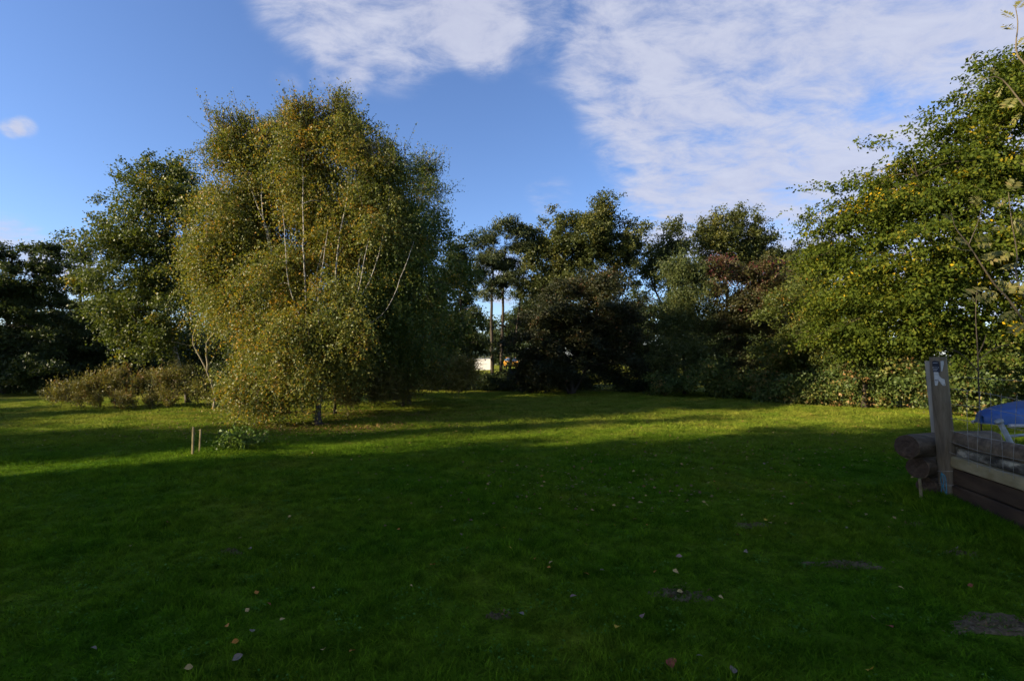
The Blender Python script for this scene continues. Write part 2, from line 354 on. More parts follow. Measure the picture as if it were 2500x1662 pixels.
def tree(name, label, cat, base, stems, lobes, spec, leaf, bark='bark', dens=.5, group=None, hole=0., limbs=26, limb_r=.03, trunk_name='trunk', crown_name='crown',
         extra=None, twr=.006, tfun=None, floor=.02, kind=None, spires=None):
    global rng
    rng = np.random.default_rng(zlib.crc32(label.encode()) % 100000 + SEED.get(label.split()[0], 0))   # each tree grows the same whatever comes before it
    base = np.asarray(base, float)
    root = empty(name, base); tag(root, label, cat, group, kind)
    f = foliage(lobes, spec, dens, base, hole, floor, tfun)
    if spires:
        g = foliage(spires, 'whip', 2.2, base, 0, floor, tfun)
        for k in f: f[k] = np.concatenate([f[k], g[k]]) if k != 'C' else f[k]
    tubes = []; pts_all = []
    for pts, r0, r1 in stems:
        sp = spline(np.asarray(pts) - base, 16)
        w = np.linspace(0, 1, 16)
        sp[1:-1] += rng.normal(size=(14, 3))*np.array((.12, .12, .05))*np.minimum(.1, r0)
        rad = r0*(.5 if 'birch' in name else .7)*((1-w)**.8 if 'birch' not in name else .45*(1-w)**.7 + .55*(1-w)**7) + r1*w*.6 + .001
        if sp[0][2] < .1: rad[0] *= 1.35
        tubes.append((sp, rad)); pts_all += [(p, q) for p, q in zip(sp[3:], rad[3:])]
    C = f['C'] - base
    if limbs and pts_all:
        idx = rng.choice(len(C), min(limbs, len(C)), replace=False)
        pa = np.array([p for p, _ in pts_all]); ra = [r for _, r in pts_all]
        for i in idx:
            c = C[i]
            dd = np.linalg.norm((pa - c)*np.array((1, 1, 1.0)), axis=1) + np.where(pa[:, 2] > c[2] + .2, 2.5, 0)
            j = int(dd.argmin()); a = pa[j]
            mid = (a + c)/2 + np.array((0, 0, .12*np.linalg.norm(c-a)))
            r0 = min(ra[j]*.6, limb_r*rng.uniform(.6, 1.2))
            tubes.append((spline([a, mid, c], 6), np.linspace(r0, .006, 6)))
    if tubes:
        link(trunk_name, tubes_mesh(trunk_name, tubes, 7, wob=.12), M[bark], root, True)
    if len(f['tA']):
        n = len(f['tA']); link('twigs', twigs_mesh('twigs', f['tA'], f['tB'], np.full(n, twr), np.full(n, twr*.35)), M['twig'], root)['kind'] = 'stuff'
    me = (leaves_mesh if spec in ('hornbeam', 'plantlet', 'reed') else tri_leaves_mesh)(crown_name, f['pos'], f['axis'], f['nr'], f['L'], f['W'], f['tint'])
    NLEAF[0] += len(f['pos'])
    link(crown_name, me, M[leaf], root)['kind'] = 'stuff'
    if extra: extra(root, base)
    return root
def stem(*pts, r=(.1, .02)):           # pts: (px, py, depth) or world arrays
    out = []
    for p in pts:
        out.append(P(*p) if not isinstance(p, np.ndarray) else p)
    return (out, r[0], r[1])
def copy_tree(root, loc, rz, sc, label):
    r = root.copy(); COL.objects.link(r); r.location = loc; r.rotation_euler = (0, 0, rz); r.scale = sc if isinstance(sc, tuple) else (sc,)*3
    r['label'] = label
    for ch in list(root.children):
        c = ch.copy(); COL.objects.link(c); c.parent = r
    return r

# ------------------------------------------------------------------ ground
SOIL = [(1665, 1440, .20, .08), (2065, 1372, .24, .09), (1832, 1282, .15, .06), (2440, 1525, .36, .10), (565, 1348, .07, .035), (1215, 1492, .08, .03), (2350, 1350, .13, .045), (2230, 1276, .14, .04)]
SOILW = [(*G(a, b)[:2], rx, ry) for a, b, rx, ry in SOIL]
def grass_mat(name, blade):
    m, nt, N, L, out = new_mat(name)
    g = N.new('ShaderNodeNewGeometry')
    def nz(scale, det, rough=.55):
        n = N.new('ShaderNodeTexNoise'); n.inputs['Scale'].default_value = scale; n.inputs['Detail'].default_value = det
        n.inputs['Roughness'].default_value = rough; L.new(g.outputs['Position'], n.inputs['Vector']); return n.outputs[0]
    big = ramp(N, [(.35, (0.058, 0.145, 0.004)), (.55, (0.092, 0.167, 0.006)), (.75, (0.150, 0.185, 0.012))]); L.new(nz(.45, 5), big.inputs[0])
    fine = ramp(N, [(.3, (.35, .38, .45)), (.7, (1.55, 1.5, 1.6))]); L.new(nz(9 if blade else 22, 6, .7), fine.inputs[0])
    mx = N.new('ShaderNodeMix'); mx.data_type = 'RGBA'; mx.blend_type = 'MULTIPLY'; mx.inputs[0].default_value = 1
    L.new(big.outputs[0], mx.inputs[6]); L.new(fine.outputs[0], mx.inputs[7]); col = mx.outputs[2]
    # drier, yellower sward further out on the open side of the lawn
    sp = N.new('ShaderNodeSeparateXYZ'); L.new(g.outputs['Position'], sp.inputs[0])
    mr = N.new('ShaderNodeMapRange'); mr.interpolation_type = 'SMOOTHSTEP'; L.new(sp.outputs[1], mr.inputs[0])
    mr.inputs[1].default_value = 7.5; mr.inputs[2].default_value = 15; mr.inputs[4].default_value = .8
    dry = N.new('ShaderNodeMix'); dry.data_type = 'RGBA'; L.new(mr.outputs[0], dry.inputs[0]); L.new(col, dry.inputs[6])
    dr = ramp(N, [(.35, (.135, .19, .018)), (.6, (.215, .23, .03)), (.75, (.29, .255, .05))]); L.new(nz(1.1, 6), dr.inputs[0]); L.new(dr.outputs[0], dry.inputs[7])
    col = dry.outputs[2]
    b = N.new('ShaderNodeBsdfPrincipled'); b.inputs['Roughness'].default_value = .7 if blade else .9; b.inputs['Specular IOR Level'].default_value = .04
    if blade:
        oi = N.new('ShaderNodeObjectInfo'); v = N.new('ShaderNodeMix'); v.data_type = 'RGBA'; v.blend_type = 'MULTIPLY'; v.inputs[0].default_value = 1
        rr = ramp(N, [(0, (.55, .65, .6)), (1, (1.4, 1.3, 1.5))]); L.new(oi.outputs['Random'], rr.inputs[0]); L.new(col, v.inputs[6]); L.new(rr.outputs[0], v.inputs[7]); col = v.outputs[2]
        L.new(col, b.inputs['Base Color'])
        t = N.new('ShaderNodeBsdfTranslucent'); L.new(col, t.inputs[0])
        ms = N.new('ShaderNodeMixShader'); ms.inputs[0].default_value = .35; L.new(b.outputs[0], ms.inputs[1]); L.new(t.outputs[0], ms.inputs[2]); L.new(ms.outputs[0], out.inputs[0])
    else:
        dk = N.new('ShaderNodeMix'); dk.data_type = 'RGBA'; dk.blend_type = 'MULTIPLY'; dk.inputs[0].default_value = 1; L.new(col, dk.inputs[6]); dk.inputs[7].default_value = (.85, .75, .8, 1)
        L.new(dk.outputs[2], b.inputs['Base Color'])
        bp = N.new('ShaderNodeBump'); bp.inputs['Strength'].default_value = .8; bp.inputs['Distance'].default_value = .03
        L.new(nz(30, 6, .7), bp.inputs['Height']); L.new(bp.outputs[0], b.inputs['Normal']); L.new(b.outputs[0], out.inputs[0])
    return m
M['lawn'] = grass_mat('lawn', False); M['grass'] = grass_mat('grass', True)
def build_ground():
    a = np.concatenate([np.linspace(-900, -60, 22)[:-1], np.linspace(-60, -18, 40)[:-1], np.linspace(-18, 18, 90)[:-1], np.linspace(18, 60, 40)[:-1], np.linspace(60, 900, 22)])
    b = np.concatenate([np.linspace(-400, -20, 14)[:-1], np.linspace(-20, 0, 20)[:-1], np.linspace(0, 30, 80)[:-1], np.linspace(30, 80, 40)[:-1], np.linspace(80, 1400, 26)])
    X, Y = np.meshgrid(a, b); Z = gz(X, Y); n, m = X.shape
    V = np.stack([X, Y, Z], -1).reshape(-1, 3)
    i = np.arange(n*m).reshape(n, m)
    Fc = np.stack([i[:-1, :-1], i[:-1, 1:], i[1:, 1:], i[1:, :-1]], -1).reshape(-1, 4)
    me = bpy.data.meshes.new('lawn'); me.from_pydata(V.tolist(), [], Fc.tolist()); me.update()
    o = link('lawn', me, M['lawn'], None, True); tag(o, 'mown grass lawn crossed by long tree shadows', None, kind='structure')
    # bare soil: low uneven pads
    M['soil'] = noise_mat('soil', [(.3, (.06, .042, .020)), (.5, (.11, .080, .042)), (.7, (.17, .128, .072))], 45, bump=.8, rough=.95, bdist=.02)
    for k, (x, y, rx, ry) in enumerate(SOILW):
        vs = []; fs = []; R, A = 9, 34
        ph = rng.random(4)*6
        for r in range(R+1):
            for q in range(A):
                an = 2*math.pi*q/A; w = 1 + .22*math.sin(2*an+ph[0]) + .16*math.sin(3*an+ph[1]) + .13*math.sin(5*an+ph[2]) + .10*math.sin(9*an+ph[3])
                X = x + math.cos(an)*rx*w*r/R*1.15; Y = y + math.sin(an)*ry*w*r/R*1.15
                vs.append((X-x, Y-y, float(gz(X, Y)) + .010*(1-(r/R)**2) + .003 - (.02 if r == R else 0) + (rng.normal()*.010 if r < R else 0)))
        for r in range(R):
            for q in range(A):
                q2 = (q+1) % A; fs.append((r*A+q, r*A+q2, (r+1)*A+q2, (r+1)*A+q))
        me = bpy.data.meshes.new('bare_soil'); me.from_pydata(vs, [], fs); me.update()
        o = link('bare_soil', me, M['soil'], None, True); o.location = (x, y, 0); o['kind'] = 'structure'
build_ground()

# ------------------------------------------------------------------ birch clump
BG = 'birches of the clump on the lawn'
YD = lambda pos: np.clip((6 - pos[..., 2])*.012, -.05, .06)
tree('birch_tree', 'tall birch with rough dark forked base, nearest the camera in the clump', 'tree', G(776, 1032),
     [stem(G(776, 1034), (780, 960, 13.2), (810, 800, 13.0), (816, 720, 12.9), (832, 560, 12.95), (852, 457, 13.25), (838, 318, 13.9), r=(.15, .006)),
      stem(G(776, 1034), (778, 1002, 13.15), (780, 950, 13.2), r=(.27, .09)),
      stem((779, 960, 13.2), (750, 780, 12.8), (741, 640, 12.6), (740, 535, 12.8), (735, 318, 13.6), r=(.11, .006)),
      stem((800, 830, 13.0), (900, 690, 12.8), (945, 527, 13.0), (950, 418, 13.3), r=(.045, .006)),
      stem((795, 880, 13.1), (776, 760, 12.5), (786, 660, 12.35), (800, 560, 12.6), r=(.05, .006)),
      stem((800, 850, 13.1), (868, 730, 12.5), (890, 630, 12.4), (912, 520, 12.7), r=(.05, .006)),
      stem((785, 880, 13.1), (712, 720, 12.6), (696, 600, 12.5), (690, 500, 12.9), r=(.055, .006)),
      stem((800, 840, 13.1), (930, 770, 12.6), (985, 660, 12.5), (1010, 590, 12.9), r=(.045, .006)),
      stem((790, 860, 13.3), (770, 700, 13.0), (790, 600, 12.8), r=(.04, .008)),
      stem((812, 760, 13.5), (860, 720, 13.2), (880, 620, 12.9), r=(.035, .008))],
     [(835, 357, 62, 85, 13.9, .8), (870, 434, 78, 80, 13.8), (915, 465, 75, 85, 13.5), (800, 488, 80, 80, 13.9, .8), (740, 434, 70, 100, 13.6), (735, 357, 45, 80, 13.6, .7),
      (850, 590, 100, 90, 13.9, 1.1), (690, 680, 90, 90, 13.3, 1.2), (930, 560, 80, 90, 13.2, 1.1), (800, 760, 150, 100, 13.4, 1.7), (680, 800, 110, 100, 12.9, 1.3), (640, 900, 85, 90, 12.7, 1.0), (760, 870, 90, 60, 12.9, .9),
      (590, 950, 60, 45, 12.6, .6), (645, 945, 55, 35, 12.7, .6), (800, 880, 70, 55, 12.6, .7), (840, 800, 80, 70, 12.5, .8), (730, 935, 50, 32, 12.6, .5)],
     'birch', 'birch_leaf', 'birch_bark', dens=.62, group=BG, limbs=60, limb_r=.026, spires=[(840, 310, 22, 32, 13.9, .3), (855, 357, 45, 40, 13.8, .4), (735, 314, 18, 30, 13.6, .3), (950, 403, 30, 30, 13.3, .3), (905, 391, 30, 30, 13.4, .3), (834, 288, 20, 42, 13.9, .3), (738, 284, 20, 42, 13.6, .3), (790, 320, 24, 40, 13.7, .3)], tfun=lambda p: np.clip((-3.2 - p[..., 0])*.05, -.16, .1))
tree('birch_tree', 'slim white birch leaning left at the top of the clump', 'tree', GD(690, 15.2),
     [stem(GD(690, 15.2), (680, 800, 15.1), (662, 600, 14.1), (632, 512, 14.15), (614, 465, 14.4), (573, 357, 15.1), r=(.11, .006)),
      stem((668, 640, 14.1), (642, 527, 13.9), (640, 434, 14.6), (655, 372, 14.6), r=(.05, .01)),
      stem((668, 640, 15.0), (600, 560, 14.6), (573, 496, 14.6), r=(.03, .008))],
     [(573, 388, 38, 60, 15.1, .6), (600, 426, 58, 70, 15.0), (573, 465, 60, 60, 14.8), (640, 388, 45, 50, 15), (640, 488, 75, 80, 14.9), (557, 535, 75, 65, 14.6, .9), (536, 610, 70, 80, 14.4, .9), (600, 580, 90, 90, 14.6, 1.2), (584, 690, 70, 85, 14.2, 1.0), (620, 740, 80, 80, 14.2, 1.1), (557, 640, 70, 80, 14.4), (612, 840, 48, 85, 13.8, .8)],
     'birch', 'birch_leaf', 'birch_bark', dens=.62, group=BG, limbs=44, limb_r=.022, spires=[(568, 357, 22, 32, 15.1, .3), (552, 380, 18, 30, 15, .3), (610, 357, 30, 30, 15, .3), (655, 349, 25, 30, 14.8, .3), (548, 338, 20, 40, 15.1, .3), (600, 330, 20, 36, 15.0, .3)], tfun=lambda p: .05)
tree('birch_tree', 'birch with the pointed feathery top at the middle of the clump', 'tree', GD(742, 16.6),
     [stem(GD(742, 16.6), (742, 760, 16.6), (740, 560, 16.6), (728, 434, 16.6), (715, 314, 16.7), r=(.11, .01)), stem((742, 640, 16.6), (790, 496, 16.4), (800, 380, 16.4), r=(.05, .01))],
     [(712, 349, 42, 60, 16.7, .7), (690, 411, 65, 75, 16.6), (770, 418, 60, 70, 16.5), (740, 496, 95, 95, 16.6, 1.3), (650, 560, 85, 90, 16.4), (840, 560, 100, 95, 16.6), (760, 640, 120, 110, 16.7), (740, 780, 150, 110, 16.8)],
     'birch', 'birch_leaf', 'birch_bark', dens=.55, group=BG, limbs=34, spires=[(708, 310, 24, 30, 16.7, .3), (672, 329, 22, 30, 16.6, .3), (780, 357, 30, 40, 16.5, .3)], tfun=lambda p: .0)
tree('birch_tree', 'slender birch stem right behind the nearest birch, branches leaning right', 'tree', G(818, 1010),
     [stem(G(818, 1010), (822, 900, 14.9), (860, 800, 14.9), (920, 700, 14.8), (965, 600, 14.6), (1000, 496, 14.6), r=(.085, .01)), stem((822, 900, 14.9), (850, 700, 15), (900, 543, 15.1), (950, 434, 15.2), r=(.06, .01)),
      stem((860, 800, 14.9), (960, 720, 14.4), (1040, 660, 14.2), r=(.035, .008))],
     [(955, 449, 45, 60, 15.1), (940, 527, 70, 80, 15), (990, 580, 65, 75, 14.8), (1010, 660, 75, 70, 14.4, .9), (950, 690, 90, 80, 14.5), (1060, 720, 45, 55, 14.4), (1000, 770, 85, 65, 14.4), (920, 800, 110, 70, 14.6, 1.2), (880, 860, 110, 55, 15.4, 1.0), (1000, 840, 90, 45, 15.6)],
     'birch', 'birch_green', 'birch_bark', dens=.6, group=BG, limbs=40, limb_r=.022)
tree('birch_tree', 'thin sparse birch top standing out right of the clump against the sky', 'tree', GD(985, 17.5),
     [stem(GD(985, 17.5), (1000, 800, 17.4), (1015, 600, 17.3), (1030, 488, 17.3), (1042, 397, 17.3), r=(.085, .008)), stem((1008, 680, 17.3), (1050, 560, 17.2), (1072, 488, 17.2), r=(.03, .006))],
     [(1040, 434, 24, 45, 17.3, .4), (1040, 488, 36, 50, 17.3, .5), (1062, 527, 35, 50, 17.2, .5), (1020, 543, 42, 45, 17.3, .6)],
     'sparse', 'birch_green', 'birch_bark', dens=.75, group=BG, limbs=36, limb_r=.014, spires=[(1040, 406, 15, 25, 17.3, .3), (1055, 449, 22, 35, 17.3, .3)])
tree('birch_tree', 'darker green birch filling the right back of the clump', 'tree', GD(1000, 18.5),
     [stem(GD(1000, 18.5), (990, 800, 18.5), (980, 560, 18.5), (970, 472, 18.5), r=(.12, .015))],
     [(975, 519, 50, 60, 18.5), (1040, 610, 55, 60, 18.5), (1070, 680, 55, 60, 18.4), (980, 620, 90, 90, 18.5), (1060, 780, 70, 70, 18.4), (960, 740, 120, 100, 18.6), (1030, 860, 95, 70, 18.6), (900, 850, 110, 80, 18.6)],
     'broad', 'birch_green', 'bark', dens=.42, group=BG, limbs=24)
tree('birch_tree', 'pale forked birch rising in a V left of the clump', 'tree', GD(527, 16.4),
     [stem(GD(527, 16.4), (522, 950, 16.3), (488, 870, 16.2), (470, 820, 16.2), (520, 700, 16.2), (514, 560, 16.3), r=(.11, .012)),
      stem((508, 905, 16.2), (505, 840, 16.1), (540, 780, 16), (536, 650, 16), (544, 527, 16), r=(.085, .012)),
      stem((474, 846, 16.2), (440, 838, 15.9), (420, 834, 15.7), r=(.035, .012))],
     [(520, 590, 60, 70, 16.2, .9), (541, 527, 60, 60, 16), (514, 690, 65, 65, 15.9, .9), (552, 640, 70, 80, 15.8), (528, 745, 50, 35, 15.6, .6), (573, 740, 35, 50, 15.4)],
     'birch', 'birch_leaf', 'pale_bark', dens=.58, group=BG, limbs=30)
tree('broadleaf_tree', 'rounded dark green tree with thin white trunk left of the birches', 'tree', GD(462, 18.6),
     [stem(GD(462, 18.6), (452, 945, 18.5), (430, 860, 18.4), (418, 800, 18.4), (400, 650, 18.4), (420, 420, 18.5), r=(.12, .015)), stem((424, 820, 18.4), (350, 700, 18.3), (310, 560, 18.3), r=(.06, .01))],
     [(445, 425, 55, 42, 18.6), (395, 450, 50, 55, 18.6), (350, 520, 75, 65, 18.4), (440, 520, 80, 80, 18.6), (290, 580, 60, 55, 18.3), (370, 620, 110, 85, 18.4), (245, 620, 45, 40, 18.2, .5), (300, 700, 80, 80, 18.2), (400, 730, 100, 80, 18), (330, 800, 75, 70, 17.8, .9), (375, 830, 70, 42, 17.7, .8), (270, 760, 45, 60, 18)],
     'broad', 'aspen_leaf', 'birch_bark', dens=.50, limbs=44, limb_r=.03)

# ------------------------------------------------------------------ trees on the left edge
LG = 'dark trees along the left edge'
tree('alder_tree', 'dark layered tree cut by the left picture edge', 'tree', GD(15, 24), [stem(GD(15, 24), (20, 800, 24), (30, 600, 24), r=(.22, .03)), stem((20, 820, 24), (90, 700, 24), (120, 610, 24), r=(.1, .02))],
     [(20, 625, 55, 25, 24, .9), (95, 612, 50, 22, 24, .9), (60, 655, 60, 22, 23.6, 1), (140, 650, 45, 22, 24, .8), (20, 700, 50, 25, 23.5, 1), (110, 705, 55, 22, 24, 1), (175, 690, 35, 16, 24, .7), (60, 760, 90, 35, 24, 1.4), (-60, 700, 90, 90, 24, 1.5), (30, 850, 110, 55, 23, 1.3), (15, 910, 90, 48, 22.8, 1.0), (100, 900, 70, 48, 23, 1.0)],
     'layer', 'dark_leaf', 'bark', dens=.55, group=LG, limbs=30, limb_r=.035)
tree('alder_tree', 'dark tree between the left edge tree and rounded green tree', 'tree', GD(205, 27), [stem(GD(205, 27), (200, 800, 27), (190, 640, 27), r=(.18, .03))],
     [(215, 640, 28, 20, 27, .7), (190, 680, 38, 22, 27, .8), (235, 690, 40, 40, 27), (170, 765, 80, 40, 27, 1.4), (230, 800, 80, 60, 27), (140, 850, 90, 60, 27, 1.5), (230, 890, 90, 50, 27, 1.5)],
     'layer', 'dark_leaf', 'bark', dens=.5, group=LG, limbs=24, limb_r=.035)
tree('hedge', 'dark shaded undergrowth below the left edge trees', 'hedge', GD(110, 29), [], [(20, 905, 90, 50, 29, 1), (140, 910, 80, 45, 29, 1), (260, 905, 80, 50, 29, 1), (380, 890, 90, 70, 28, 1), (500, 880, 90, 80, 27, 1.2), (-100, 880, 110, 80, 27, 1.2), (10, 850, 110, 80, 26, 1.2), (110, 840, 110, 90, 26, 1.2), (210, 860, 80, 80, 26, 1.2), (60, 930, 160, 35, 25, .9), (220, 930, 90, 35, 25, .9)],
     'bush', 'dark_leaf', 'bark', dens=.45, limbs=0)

# ------------------------------------------------------------------ trees across the back
tree('alder_tree', 'small dark blue-green tree just right of the birch clump', 'tree', GD(1125, 25), [stem(GD(1125, 25), (1125, 750, 25), (1120, 580, 25), r=(.12, .02))],
     [(1125, 600, 36, 40, 25, .8), (1140, 660, 45, 45, 25), (1100, 700, 55, 60, 25), (1150, 740, 45, 50, 25), (1110, 800, 60, 60, 25), (1080, 860, 50, 50, 25, 1), (1150, 838, 52, 26, 25, .7), (1190, 850, 30, 14, 25.5, .4)], 'layer', 'dark_leaf', dens=.5, limbs=24)
C2 = tree('pine_tree', 'slim layered pines with two bare dark trunks beside the gap', 'tree', GD(1202, 31),
     [stem(GD(1202, 31), (1200, 800, 31), (1203, 680, 31), (1207, 612, 31), r=(.17, .03)), stem(GD(1222, 31.3), (1226, 820, 31), (1230, 660, 31), (1236, 585, 31), r=(.17, .03)), stem(GD(1236, 31.5), (1262, 800, 31.5), (1275, 680, 31.5), r=(.14, .03))],
     [(1237, 565, 34, 18, 31, .9), (1205, 595, 36, 18, 31, .9), (1262, 600, 34, 16, 31, .9), (1225, 630, 50, 18, 31, 1.1), (1190, 660, 34, 16, 31, .8), (1255, 655, 38, 18, 31, 1), (1225, 690, 50, 16, 31, 1), (1290, 590, 30, 22, 32, .8), (1190, 715, 25, 12, 31, .6), (1280, 700, 26, 22, 31)],
     'pine', 'pine_leaf', 'bark', dens=.42, limbs=40, limb_r=.035)
C3 = tree('alder_tree', 'tallest broad alder with the peaked top in the background', 'tree', GD(1430, 31), [stem(GD(1430, 31), (1430, 760, 31), (1450, 600, 31), (1462, 500, 31), r=(.28, .03)), stem((1430, 760, 31), (1370, 640, 31), (1350, 560, 31), r=(.14, .03)), stem((1435, 740, 31), (1520, 640, 31), (1530, 580, 31), r=(.1, .02))],
     [(1462, 512, 30, 28, 31, .7), (1480, 545, 40, 35, 31), (1400, 545, 45, 32, 31), (1345, 575, 45, 40, 31), (1430, 590, 75, 50, 30.5, 1.5), (1345, 640, 75, 50, 31, 1.6), (1535, 570, 28, 30, 31, .6), (1545, 625, 30, 45, 31, .8), (1480, 650, 85, 60, 31, 1.6), (1390, 700, 100, 50, 31, 1.6), (1300, 690, 40, 40, 31)],
     'alder', 'alder_leaf', 'bark', dens=.46, limbs=44, limb_r=.035)
C5 = tree('alder_tree', 'loose alder with gaps of sky right of the tallest alder', 'tree', GD(1630, 33), [stem(GD(1630, 33), (1632, 760, 33), (1636, 560, 33), r=(.2, .03)), stem((1632, 780, 33), (1590, 680, 33), (1590, 620, 33), r=(.1, .02))],
     [(1638, 570, 26, 22, 33, .7), (1655, 605, 42, 28, 33, .9), (1600, 620, 36, 32, 33, .9), (1630, 650, 60, 35, 33, 1.2), (1580, 680, 36, 36, 33), (1650, 700, 60, 40, 33)], 'alder', 'alder_leaf', dens=.38, limbs=34, limb_r=.035)
C6 = tree('alder_tree', 'wide flat-topped alder behind the red berried hawthorn', 'tree', GD(1775, 34), [stem(GD(1775, 34), (1775, 780, 34), (1772, 540, 34), r=(.24, .03))],
     [(1772, 533, 34, 18, 34, .9), (1740, 560, 42, 22, 34, 1), (1815, 562, 38, 20, 34, 1), (1775, 595, 75, 28, 34, 1.5), (1710, 600, 34, 26, 34), (1850, 600, 32, 22, 34), (1880, 585, 24, 18, 34, .6), (1790, 640, 110, 34, 34, 1.6), (1885, 640, 40, 36, 34)], 'alder', 'alder_leaf', dens=.44, limbs=34, limb_r=.035)
tree('alder_tree', 'small distant treetop between the flat alder and right hornbeam', 'tree', GD(1945, 34), [stem(GD(1945, 34), (1945, 780, 34), (1950, 620, 34), r=(.2, .03))],
     [(1925, 640, 40, 30, 34, 1), (1985, 612, 30, 18, 34, .7), (1975, 645, 45, 32, 34, 1), (1930, 700, 60, 50, 33, 1.2)], 'alder', 'alder_leaf', dens=.44, limbs=16)
tree('hawthorn', 'large dark hawthorn in shade at the middle of the far lawn', 'tree', GD(1395, 23.5), [stem(GD(1395, 23.5), (1400, 880, 23.5), (1420, 720, 23.5), r=(.16, .02)), stem(GD(1400, 23.5), (1480, 800, 23.5), r=(.1, .02)), stem(GD(1390, 23.5), (1310, 800, 23.5), r=(.1, .02))],
     [(1410, 715, 75, 45, 23.5, 1.2), (1330, 760, 65, 55, 23.5, 1.2), (1500, 730, 60, 55, 23.5, 1.1), (1420, 800, 120, 70, 23.5, 1.7), (1310, 850, 70, 70, 23.3, 1.2), (1520, 810, 70, 70, 23.5, 1.2), (1410, 890, 130, 55, 23.2, 1.5), (1530, 890, 80, 55, 23.3, 1.2), (1300, 920, 50, 40, 23.2, .8)],
     'bush', 'hawthorn_leaf', 'bark', dens=.44, limbs=40)
tree('shrub', 'upright grey green shrub with pointed shoots right of the dark hawthorn', 'shrub', GD(1670, 22.5), [stem(GD(1670, 22.5), (1670, 850, 22.5), (1675, 700, 22.5), r=(.1, .02))],
     [(1640, 680, 32, 45, 22.5, .7), (1690, 665, 40, 40, 22.5, .7), (1650, 760, 50, 60, 22.3, .9), (1710, 740, 45, 60, 22.5, .9), (1690, 830, 60, 60, 22.3, .9), (1640, 870, 70, 70, 22.4, 1.1), (1730, 900, 70, 50, 22.3, 1)], 'upright', 'olive_leaf', 'bark', dens=.5, limbs=20)
tree('hawthorn', 'spreading hawthorn flushed red with berries', 'tree', GD(1800, 23), [stem(GD(1800, 23), (1800, 860, 23), (1805, 700, 23), r=(.14, .02))],
     [(1760, 670, 60, 32, 23, .9), (1835, 672, 60, 34, 23, .9), (1880, 710, 50, 40, 23, .9), (1780, 740, 80, 45, 22.8, 1.2), (1860, 770, 70, 50, 22.8, 1.1), (1790, 820, 80, 55, 22.8, 1.2), (1830, 890, 100, 60, 22.8, 1.3)],
     'bush', 'red_leaf', 'bark', dens=.44, limbs=30, tfun=lambda p: np.clip((p[..., 2]-4.6)*.16, -.32, .10))
tree('shrub', 'olive yellow rounded shrub between red hawthorn and right hornbeam', 'shrub', GD(1955, 20.5), [stem(GD(1955, 20.5), (1955, 860, 20.5), (1965, 720, 20.5), r=(.1, .02))],
     [(1960, 690, 50, 50, 20.8, .9), (1990, 750, 60, 55, 20.5, 1), (1930, 770, 60, 60, 20.5, 1), (1950, 840, 75, 60, 20.2, 1.1), (1910, 880, 60, 60, 20.2, 1), (2000, 890, 70, 55, 20, 1)], 'bush', 'yellowgreen_leaf', 'bark', dens=.48, limbs=24)
tree('hornbeam_tree', 'big green hornbeam with yellow autumn leaves filling the right edge', 'tree', GD(2390, 14.8),
     [stem(GD(2390, 14.8), (2385, 850, 14.8), (2380, 600, 14.8), (2400, 350, 14.8), r=(.13, .02)), stem((2385, 820, 14.8), (2500, 560, 14.6), (2560, 300, 14.6), r=(.12, .02)), stem((2385, 780, 14.8), (2280, 600, 14.6), (2240, 430, 14.6), r=(.1, .02))],
     [(2240, 420, 60, 60, 15, .9), (2180, 500, 75, 75, 15), (2310, 370, 65, 70, 15), (2370, 320, 50, 50, 15, .8), (2290, 500, 95, 85, 14.6), (2420, 290, 55, 75, 15), (2480, 220, 70, 95, 15), (2515, 170, 60, 70, 15), (2410, 430, 110, 100, 14.6), (2560, 340, 120, 170, 15), (2250, 620, 110, 85, 14.2), (2390, 600, 120, 100, 14), (2520, 600, 110, 140, 14), (2300, 730, 115, 80, 13.8), (2440, 740, 110, 90, 13.8), (2220, 750, 90, 75, 14), (2380, 830, 120, 55, 14), (2560, 830, 110, 80, 14)],
     'hornbeam', 'hornbeam_leaf', 'bark', dens=.62, limbs=60, limb_r=.03, group='hornbeams on the right')
tree('hornbeam_tree', 'paler hornbeam with spiky shoots sloping down left of the big one', 'tree', GD(2110, 17),
     [stem(GD(2110, 17), (2110, 850, 17), (2120, 650, 17), (2110, 440, 17), r=(.14, .02))],
     [(2110, 460, 38, 38, 17, .7), (2060, 510, 42, 48, 17, .8), (2140, 520, 70, 70, 17), (2040, 600, 45, 50, 17, .9), (2110, 620, 85, 80, 16.6), (2060, 700, 70, 70, 16.6), (2150, 720, 85, 75, 16.4), (2080, 790, 80, 60, 16.4), (2160, 840, 85, 55, 16.2)],
     'hornbeam', 'hornbeam_leaf', 'bark', dens=.58, limbs=36, group='hornbeams on the right', tfun=lambda p: -.05)
# bramble banks
tree('bramble_bank', 'low bramble bank with brown leaves under the right hornbeams', 'bramble', GD(2120, 17), [],
     [(1990, 945, 60, 40, 18, .7), (2070, 930, 65, 50, 17.6, .7), (2150, 930, 70, 52, 17.2, .7), (2230, 925, 70, 55, 16.6, .7), (2110, 880, 60, 40, 17.6, .8), (2330, 930, 80, 60, 14.0, .7), (2430, 930, 80, 60, 13.6, .7), (2550, 930, 90, 70, 15, .9)], 'bush', 'bramble_leaf', dens=.55, limbs=0, tfun=lambda p: np.clip((.55-p[..., 2])*.5, 0, .3))
tree('bramble_bank', 'shaded bramble bank in front of the red berried hawthorn', 'bramble', GD(1790, 20.5), [],
     [(1640, 945, 50, 25, 21.5, .7), (1720, 935, 60, 38, 21, .7), (1800, 935, 60, 40, 20.6, .7), (1880, 938, 60, 42, 20, .7), (1940, 950, 50, 32, 19, .6)], 'bush', 'bramble_leaf', dens=.5, limbs=0, tfun=lambda p: -.1)
